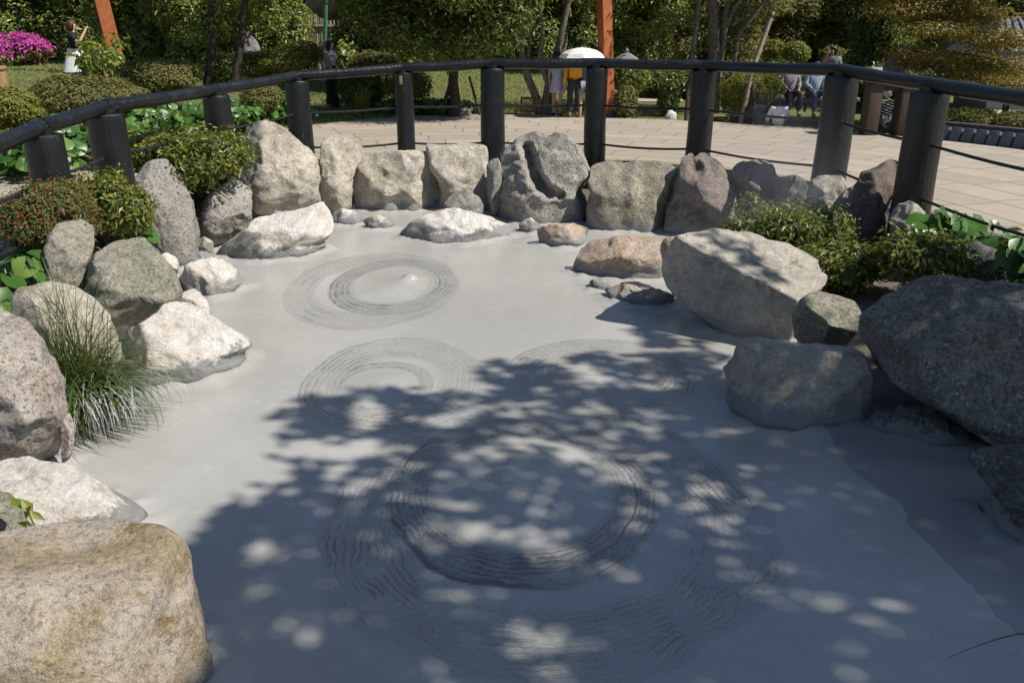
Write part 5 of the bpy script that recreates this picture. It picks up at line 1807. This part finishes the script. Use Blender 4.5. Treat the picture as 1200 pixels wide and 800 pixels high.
def person(label, loc, rz, H, pose, hair, wear, hair_long=.06, group=None, drop=0.0):
    """one continuous body grown over a skeleton, hair and clothes as children. drop lowers a sitting figure"""
    J = dict(REST); J.update(pose)
    J = {k: Vector(v) - Vector((0, 0, drop)) for k, v in J.items()}
    root = empty('person', loc, rz)
    names = ['hip', 'waist', 'chest', 'neck', 'skull', 'crown', 'nose', 'sl', 'el', 'wl', 'sr', 'er', 'wr', 'hl', 'kl', 'al', 'tl', 'hr', 'kr', 'ar', 'tr']
    rad = dict(hip=(.085, .06), waist=(.075, .055), chest=(.085, .06), neck=.03, skull=(.046, .056), crown=(.036, .042), nose=.010, sl=.034, el=.024, wl=.017, sr=.034, er=.024, wr=.017,
               hl=.052, kl=.036, al=.022, tl=.018, hr=.052, kr=.036, ar=.022, tr=.018)
    ed = [('hip', 'waist'), ('waist', 'chest'), ('chest', 'neck'), ('neck', 'skull'), ('skull', 'crown'), ('skull', 'nose'), ('chest', 'sl'), ('sl', 'el'), ('el', 'wl'), ('chest', 'sr'), ('sr', 'er'), ('er', 'wr'),
          ('hip', 'hl'), ('hl', 'kl'), ('kl', 'al'), ('al', 'tl'), ('hip', 'hr'), ('hr', 'kr'), ('kr', 'ar'), ('ar', 'tr')]
    idx = {n_: i for i, n_ in enumerate(names)}
    V = [J[n_] * H for n_ in names]
    R = [tuple(q * H for q in rad[n_]) if isinstance(rad[n_], tuple) else rad[n_] * H for n_ in names]
    E = [(idx[a], idx[b]) for a, b in ed]
    for s_, e_, w_ in ((-1, 'el', 'wl'), (1, 'er', 'wr')):
        d = (J[w_] - J[e_]).normalized()
        side = d.cross(Vector((0, 0, 1)))
        side = side.normalized() if side.length > .1 else Vector((1, 0, 0))
        palm = J[w_] + d * .035
        V.append(palm * H); R.append(.017 * H); pi = len(V) - 1
        E.append((idx[w_], pi))
        for k, ln in enumerate((.038, .044, .041, .033)):
            b = palm + side * (k - 1.5) * .010 + d * .016
            c = b + d * ln * .55
            e2 = c + d * ln * .4 + Vector((0, 0, -.008))
            o = len(V)
            V.extend([b * H, c * H, e2 * H]); R.extend([.0062 * H, .0055 * H, .0045 * H])
            E.extend([(pi, o), (o, o + 1), (o + 1, o + 2)])
        b = palm - d * .012 + side * .02 * -s_
        o = len(V)
        V.extend([b * H, (b + d * .02 + side * .008 * -s_) * H]); R.extend([.007 * H, .0055 * H])
        E.extend([(pi, o), (o, o + 1)])
    skin_mesh('body', V, E, R, M_SKIN, root)
    # eyes, hair
    hd = J['skull'] * H
    for x in (-.02, .02):
        iv, if_ = ico(1)
        mesh_obj('eye', iv * .006 * H + np.array([hd[0] + x * H, hd[1] + .053 * H, hd[2] + .012 * H]), if_, M_EYE, root)
    iv, if_ = ico(3)
    V = []
    for q in iv:
        r = .066 + .004 * mnoise.noise(Vector(q) * 6)
        x, y, z = q[0] * r * .98, q[1] * r * 1.08 - .006, q[2] * r * 1.05 + .018
        if q[1] > .35 and q[2] < .45:
            y = min(y, .030)
            z = max(z, .030)
        if q[1] < .25 and q[2] < -.1:
            z -= hair_long * (-q[2]) * 1.2
        V.append((hd[0] + x * H, hd[1] + y * H, hd[2] + z * H))
    mesh_obj('hair', np.array(V), if_, hair, root)

    def garment(nm, chain, grow, mat):
        nn, vv, ee, rr = {}, [], [], []
        for a, b in chain:
            for q_ in (a, b):
                if q_ not in nn:
                    nn[q_] = len(vv)
                    key, t_ = q_ if isinstance(q_, tuple) else (q_, None)
                    if t_ is None:
                        pnt, r_ = J[q_], rad[q_]
                    else:
                        a0, b0_ = key.split('>')
                        pnt, r_ = J[a0].lerp(J[b0_], t_), min(rad[a0] if not isinstance(rad[a0], tuple) else rad[a0][0], .05)
                    vv.append(pnt * H)
                    rr.append(tuple(q2 * H * grow + .004 for q2 in r_) if isinstance(r_, tuple) else r_ * H * grow + .004)
            ee.append((nn[a], nn[b]))
        return skin_mesh(nm, vv, ee, rr, mat, root)
    for wname, mat in wear:
        if wname == 'shirt':
            garment('shirt', [('hip', 'waist'), ('waist', 'chest'), ('chest', ('chest>neck', .55)), ('chest', 'sl'), ('sl', ('sl>el', .7)), ('chest', 'sr'), ('sr', ('sr>er', .7))], 1.14, mat)
        elif wname == 'jacket':
            garment('jacket', [('hip', 'waist'), ('waist', 'chest'), ('chest', ('chest>neck', .6)), ('chest', 'sl'), ('sl', 'el'), ('el', ('el>wl', .85)), ('chest', 'sr'), ('sr', 'er'), ('er', ('er>wr', .85))], 1.22, mat)
        elif wname == 'trousers':
            garment('trousers', [('hip', 'hl'), ('hl', 'kl'), ('kl', ('kl>al', .9)), ('hip', 'hr'), ('hr', 'kr'), ('kr', ('kr>ar', .9))], 1.2, mat)
        elif wname == 'shorts':
            garment('shorts', [('hip', 'hl'), ('hl', ('hl>kl', .8)), ('hip', 'hr'), ('hr', ('hr>kr', .8))], 1.22, mat)
        elif wname in ('skirt', 'long_skirt', 'spread_skirt'):
            lo = .36 if wname == 'skirt' else .06
            m = MB()
            w0 = J['hip'] * H
            pr = [(.082, .10), (.098, .02), (.115, -.08), (.13, lo - .52 + .06), (.135, lo - .52)]
            if wname == 'long_skirt':
                pr = [(.082, .10), (.10, .02), (.105, -.15), (.11, -.30), (.12, lo - .52)]
            if wname == 'spread_skirt':
                pr = [(.082, .10), (.105, .02), (.14, -.09), (.175, -.205)]
            m.lathe([(a * H, b * H) for a, b in pr], tuple(w0), 22, 0, .07, 1, 1.15 if wname == 'spread_skirt' else .8)
            m.build('skirt', mat, root)
        elif wname == 'shoes':
            for a, b in (('al', 'tl'), ('ar', 'tr')):
                vv = [J[a] * H + Vector((0, -.015 * H, -.02 * H)), J[a].lerp(J[b], .6) * H, J[b] * H]
                skin_mesh('shoe', vv, [(0, 1), (1, 2)], [.027 * H, .027 * H, .022 * H], mat, root)
        elif wname == 'bag':
            m = MB(); m.box(tuple(J['hip'] * H + Vector((-.13 * H, .02, .0))), (.06, .16, .2), 0, 0, 0, .02); m.build('shoulder_bag', mat, root)
        elif wname == 'backpack':
            m = MB(); m.box(tuple(J['chest'] * H + Vector((0, -.11 * H, -.03 * H))), (.19 * H, .085 * H, .24 * H), 0, 0, 0, .025); m.build('backpack', mat, root)
        elif wname == 'cap':
            m = MB(); m.lathe([(.068 * H, .02 * H), (.066 * H, .05 * H), (.045 * H, .08 * H), (.01 * H, .09 * H)], tuple(hd), 18)
            m.box(tuple(hd + Vector((0, .08 * H, .025 * H))), (.09 * H, .07 * H, .008 * H))
            m.build('cap', mat, root)
    tag(root, label, 'person', group)
    return root


C_BLACK = cloth('black_cloth', (.016, .016, .018))
C_WHITE = cloth('white_cloth', (.78, .76, .74))
C_BLUE = cloth('pale_blue_cloth', (.38, .47, .62))
C_LILAC = cloth('pale_lilac_cloth', (.52, .50, .66))
C_YELLOW = cloth('golden_yellow_cloth', (.75, .36, .02))
C_DENIM = cloth('denim', (.09, .125, .17))
C_DARK = cloth('charcoal_cloth', (.035, .035, .04))
C_GREY = cloth('grey_cloth', (.24, .235, .25))
C_PATT = cloth('muted_mauve_cloth', (.36, .30, .34), (.22, .19, .24))
C_RED = cloth('rust_cloth', (.30, .09, .04))
t = NT('striped_cloth')
p = t.pos(); sx = t.n('ShaderNodeSeparateXYZ'); t.put(sx.inputs[0], p)
st_ = t.m('GREATER_THAN', t.m('SINE', t.m('MULTIPLY', t.m('ADD', sx.outputs[2], t.m('MULTIPLY', sx.outputs[0], .35)), 130)), .25)
C_STRIPE = t.done(t.bsdf(t.mix(st_, (.02, .02, .025), (.55, .55, .55)), .85))

p0 = atY(93, 88, 21.5)
person('woman in black top and white skirt on the upper left lawn, hand raised', (p0[0], p0[1], gz(p0[0], 21.5)), -math.pi / 2 + .3, 1.78,
       dict(er=(.14, .08, .68), wr=(.06, .17, .84), el=(-.15, -.05, .64), wl=(-.15, -.05, .50), kl=(-.06, .17, .335), al=(-.06, -.05, .34), tl=(-.06, -.12, .335), kr=(.06, .17, .335), ar=(.06, -.05, .34), tr=(.06, -.12, .335)), M_HAIRR,
       [('shirt', C_BLACK), ('spread_skirt', C_WHITE), ('shoes', C_DARK)], .02, None, .30)
p0 = at(391, 127, 0)
person('woman in a long black dress with pale sleeves and dark hair, standing on the lawn', p0, -math.pi / 2 - .3, 1.50, dict(wl=(-.10, .12, .52), wr=(.10, .14, .53)), M_HAIRB,
       [('shirt', cloth('pale_sleeve_cloth', (.42, .40, .42))), ('long_skirt', C_BLACK), ('shoes', C_BLACK), ('bag', C_BLACK)], .09)
p0 = at(652, 136, 0)
person('visitor in pale blue top and lilac skirt, left of the group under the parasol', p0, -.5, 1.30, {}, M_HAIRB, [('shirt', C_BLUE), ('skirt', C_LILAC), ('shoes', C_DARK)], .06)
p0 = at(672, 138, 0)
yl = person('visitor in a golden yellow jacket and dark trousers, seen from behind under the parasol', p0, .1, 1.32, dict(er=(.13, .05, .66), wr=(.05, .09, .74)), M_HAIRB, [('jacket', C_YELLOW), ('trousers', C_DARK), ('shoes', C_RED), ('backpack', cloth('amber_bag', (.70, .33, .03)))], .05)
p1 = at(684, 138, 0)
person('visitor in denim jacket and shorts, right of the one in yellow under the parasol', p1, .2, 1.28, {}, M_HAIRB, [('jacket', C_DENIM), ('shorts', C_GREY), ('shoes', cloth('pink_cloth', (.55, .2, .2)))], .06)
# parasol held over them
c = atY(682, 66, p0[1] + .02)
root = empty('parasol', (c[0], c[1], .93))
m = MB()
hz_ = c[2] - .93
R_ = .47
m.lathe([(R_, hz_ - .03), (R_ * .86, hz_ + .05), (R_ * .6, hz_ + .115), (R_ * .3, hz_ + .15), (.02, hz_ + .165)], (0, 0, 0), 8)
m.build('canopy', C_WHITE, root, False)
for k in range(8):
    a = k * math.pi / 4
    m = MB(); m.tube([(0, 0, hz_ + .15), (R_ * .6 * math.cos(a), R_ * .6 * math.sin(a), hz_ + .10), (R_ * math.cos(a), R_ * math.sin(a), hz_ - .035)], .004, 5); m.build('rib', C_GREY, root)
m = MB(); m.tube([(0, 0, -.05), (0, 0, hz_ + .21)], .009, 8); m.build('shaft', C_GREY, root)
m = MB(); m.tube([(0, 0, -.12), (0, 0, .03)], .016, 8); m.build('handle', M_BROWN, root)
tag(root, 'white parasol held over the group of visitors behind the rail', 'parasol')
# bench and seated visitors
Y = 17.6
cb = atY(948, 128, Y)
root = empty('stone_bench', (cb[0], Y, 0))
m = MB(); m.box((0, 0, .36), (1.9, .40, .09), 0, 0, 0, .02); m.build('seat', M_STONE, root)
for x in (-.7, .7):
    m = MB(); m.box((x, 0, .16), (.22, .34, .32), 0, 0, 0, .015); m.build('leg', M_STONE, root)
m = MB(); m.box((0, .24, .62), (1.9, .05, .14), 0, 0, 0, .01); m.build('backrest', M_BROWN, root)
for x in (-.8, 0, .8):
    m = MB(); m.box((x, .25, .40), (.05, .04, .62)); m.build('backrest_post', M_BROWN, root)
tag(root, 'grey bench with a dark back bar behind the sunken footbath', 'bench')
H = 1.30
for (x, lab, wr_, hr) in ((924, 'seated visitor in muted mauve patterned shirt, left one on the bench', [('jacket', C_PATT), ('trousers', C_DARK), ('shoes', C_DARK)], M_HAIRB),
                         (953, 'seated visitor in an open pale blue shirt, right one on the bench', [('jacket', C_BLUE), ('trousers', C_DENIM), ('shoes', C_DARK)], M_HAIRB)):
    c = atY(x, 110, Y - .05)
    ps = person(lab, (c[0], Y - .05, .44), math.pi + .1, H, SIT, hr, wr_, .03, None, .48)
c = atY(970, 110, 19.6)
person('standing visitor in a grey top with dark hair, behind the bench', (c[0], 19.6, gz(c[0], 19.6)), math.pi - .5, 1.38, dict(wr=(.06, .10, .86), er=(.14, .05, .68)), M_HAIRB, [('shirt', C_GREY), ('trousers', C_BLACK), ('shoes', C_DARK)], .04)
SITG = dict(SIT)
for (x, Y, lab, wr_) in ((889, 16.3, 'dark-haired visitor in a charcoal top sitting low at the path edge, seen from behind', [('jacket', C_DARK), ('trousers', C_DARK), ('shoes', C_DARK)]),
                        (913, 16.1, 'visitor in a bright white shirt and cap sitting low at the path edge', [('jacket', C_WHITE), ('trousers', C_DARK), ('shoes', C_DARK), ('cap', C_GREY)])):
    c = atY(x, 130, Y)
    person(lab, (c[0], Y, -.10), .15, 1.30, SIT, M_HAIRB, wr_, .03, None, .48)
    root = empty('stool', (c[0], Y, gz(c[0], Y)))
    h_ = -.17 - root.location.z
    m = MB(); m.lathe([(.15, h_ - .05), (.17, h_ - .02), (.165, h_)], (0, 0, 0), 16); m.build('seat', M_BROWN, root)
    for k in range(4):
        a = k * math.pi / 2 + .7
        m = MB(); m.tube([(math.cos(a) * .13, math.sin(a) * .13, -.02), (math.cos(a) * .10, math.sin(a) * .10, h_ - .03)], .014, 7); m.build('leg', M_BROWN, root)
    tag(root, 'low round stool under the ' + ('visitor in charcoal' if x == 889 else 'visitor in white'), 'stool')
c = atY(1038, 128, 15.1)
person('small visitor in a black and white striped shirt, crouching behind the brown wooden stand', (c[0], 15.1, .17), .2, 1.10, SIT, C_WHITE, [('jacket', C_STRIPE), ('trousers', C_GREY), ('shoes', C_DARK), ('cap', C_WHITE)], .0, None, .48)
root = empty('stool', (c[0], 15.1, 0))
m = MB(); m.lathe([(.14, .05), (.15, .09), (.145, .105)], (0, 0, 0), 16); m.build('seat', M_BROWN, root)
for k in range(4):
    a = k * math.pi / 2 + .7
    m = MB(); m.tube([(math.cos(a) * .12, math.sin(a) * .12, -.02), (math.cos(a) * .10, math.sin(a) * .10, .07)], .014, 7); m.build('leg', M_BROWN, root)
tag(root, 'low round stool behind the brown wooden stand', 'stool')

# ------------------------------------------------------------------ the tree that shades the near half of the pool (stands just right of the view)
rng = np.random.default_rng(21)


def in_poly(x, y, poly):
    return bool(inside(np.array([float(x)]), np.array([float(y)]), np.array(poly, float))[0])


ZONES = [([(500, 520), (590, 480), (720, 470), (850, 430), (1010, 505), (1250, 560), (1300, 860), (330, 860), (345, 640), (430, 575)], MUD, .52, 6700),
         ([(205, 640), (300, 575), (390, 540), (430, 580), (345, 640), (330, 860), (240, 860), (215, 720)], MUD, .80, 1150),
         ([(330, 470), (480, 455), (600, 470), (560, 520), (430, 560), (330, 540)], MUD, .95, 900),
         ([(560, 425), (700, 415), (860, 415), (850, 460), (700, 480), (590, 480)], MUD, .72, 900),
         ([(850, 395), (1010, 395), (1010, 350), (1100, 335), (1280, 350), (1300, 560), (1200, 600), (1010, 505), (870, 470)], -.1, .66, 3000),
         ([(800, 285), (900, 290), (960, 310), (930, 360), (850, 330)], .1, 1.0, 700)]
leafP = []
for poly, z, thr, want in ZONES:
    P_ = np.array(poly, float)
    got = 0
    tries = 0
    while got < want and tries < want * 12:
        tries += 1
        x, y = rng.uniform(P_[:, 0].min(), P_[:, 0].max()), rng.uniform(P_[:, 1].min(), P_[:, 1].max())
        if not in_poly(x, y, poly):
            continue
        q = at(x, y, z)
        a = mnoise.noise(Vector((q[0] * 3.6, q[1] * 3.6, 1.3))) * .8 + .75 * mnoise.noise(Vector((q[0] * 10, q[1] * 10, 4.1)))
        if a * .5 + .5 < thr * (.55) + .45 * thr * rng.random():
            continue
        hh = 4.6 + 3.2 * (.5 + .5 * mnoise.noise(Vector((q[0] * .9, q[1] * .9, 7)))) + rng.normal() * .35
        leafP.append(q + S * ((hh - z) / S[2]))
        got += 1
leafP = np.array(leafP)
N_ = np.array([0, 0, 1.0]) + rng.normal(size=leafP.shape) * .5 + S * .5
TX = np.array([float(leafP[:, 0].mean()) + 2.0, float(leafP[:, 1].mean()) - 1.0, 0])
root = empty('broadleaf_tree', (TX[0], TX[1], -.05))
V, Fc = leaf_geo(leafP - np.array(root.location), N_, .115, .062, rng)
mesh_obj('crown', V, Fc, L_LAUREL, root, False)
cen = leafP.mean(0)
m = MB()
fork = np.array([TX[0] - .4, TX[1] + .2, 4.6])
m.tube([(0, 0, -.2), (0, 0, .1), (-.1, .05, 2.2), tuple(fork - np.array(root.location))], [.27, .21, .17, .13], 14, True, .1)
m.build('trunk', M_BARK, root)
pick = leafP[rng.choice(len(leafP), 26, replace=False)]
for k, q in enumerate(pick):
    m = MB()
    mid = fork * .5 + q * .5 + np.array([rng.normal() * .2, rng.normal() * .2, .3])
    m.tube([tuple(fork - np.array(root.location)), tuple(mid - np.array(root.location)), tuple(q - np.array(root.location))], [.06, .035, .008], 7)
    m.build('limb', M_BARK, root)
tag(root, 'broadleaf tree on the right bank that throws dappled shade over the near mud', 'tree')

# ------------------------------------------------------------------ steam drifting off the mud towards the right-hand posts
t = NT('steam')
sv = t.n('ShaderNodeVolumePrincipled')
tc = t.n('ShaderNodeTexCoord')
vl = t.n('ShaderNodeVectorMath', operation='LENGTH')
t.put(vl.inputs[0], tc.outputs['Object'])
den = t.m('MULTIPLY', t.step(vl.outputs['Value'], 1.0, .25), t.m('MULTIPLY', t.step(t.noise(tc.outputs['Object'], 1.6, 2), .35, .7), .34))
sv.inputs['Color'].default_value = (.93, .95, .97, 1)
t.put(sv.inputs['Density'], den)
sv.inputs['Anisotropy'].default_value = .2
t.t.links.new(sv.outputs[0], t.out.inputs['Volume'])
for c, s_ in ((atY(905, 235, 7.6), (.85, .6, 1.25)), (atY(840, 380, 5.9), (.5, .5, .7))):
    iv, if_ = ico(3)
    o = mesh_obj('steam', iv, if_, t.mat, None, True)
    o.location = [float(q) for q in c]
    o.scale = s_
    tag(o, kind='stuff', label='thin steam drifting up past the right-hand boulders and posts')

# ------------------------------------------------------------------ light, sky, camera
w = bpy.data.worlds.new('World')
sc.world = w
w.use_nodes = True
nt = w.node_tree
nt.nodes.clear()
wo = nt.nodes.new('ShaderNodeOutputWorld')
bg = nt.nodes.new('ShaderNodeBackground')
sky = nt.nodes.new('ShaderNodeTexSky')
sky.sky_type = 'NISHITA'
sky.sun_disc = False
sky.sun_elevation = SUN_EL
sky.sun_rotation = math.atan2(S[0], S[1])
sky.air_density = 1.0
sky.dust_density = .6
sky.ozone_density = 3.0
nt.links.new(sky.outputs[0], bg.inputs[0])
bg.inputs[1].default_value = .072
nt.links.new(bg.outputs[0], wo.inputs[0])
sd_ = bpy.data.lights.new('sun', 'SUN')
sd_.energy = 4.6
sd_.angle = math.radians(.53)
sd_.color = (1, .955, .88)
so = bpy.data.objects.new('sun', sd_)
COL.objects.link(so)
so.rotation_euler = Vector([float(q) for q in S]).to_track_quat('Z', 'Y').to_euler()
so.location = (12, 6, 14)

cd = bpy.data.cameras.new('camera')
cd.sensor_width = 36
cd.sensor_fit = 'HORIZONTAL'
cd.lens = F / 1200 * 36
cd.clip_start = .05
cd.clip_end = 2000
co = bpy.data.objects.new('camera', cd)
COL.objects.link(co)
co.location = (0, 0, CH)
co.rotation_euler = (math.pi / 2 - PITCH, 0, 0)
sc.camera = co
sc.view_settings.view_transform = 'Standard'
sc.view_settings.look = 'None'
sc.view_settings.exposure = 0.4
sc.view_settings.gamma = 1
sc.view_settings.use_curve_mapping = False

sc.cycles.volume_max_steps = 64
sc.cycles.volume_step_rate = 2.0
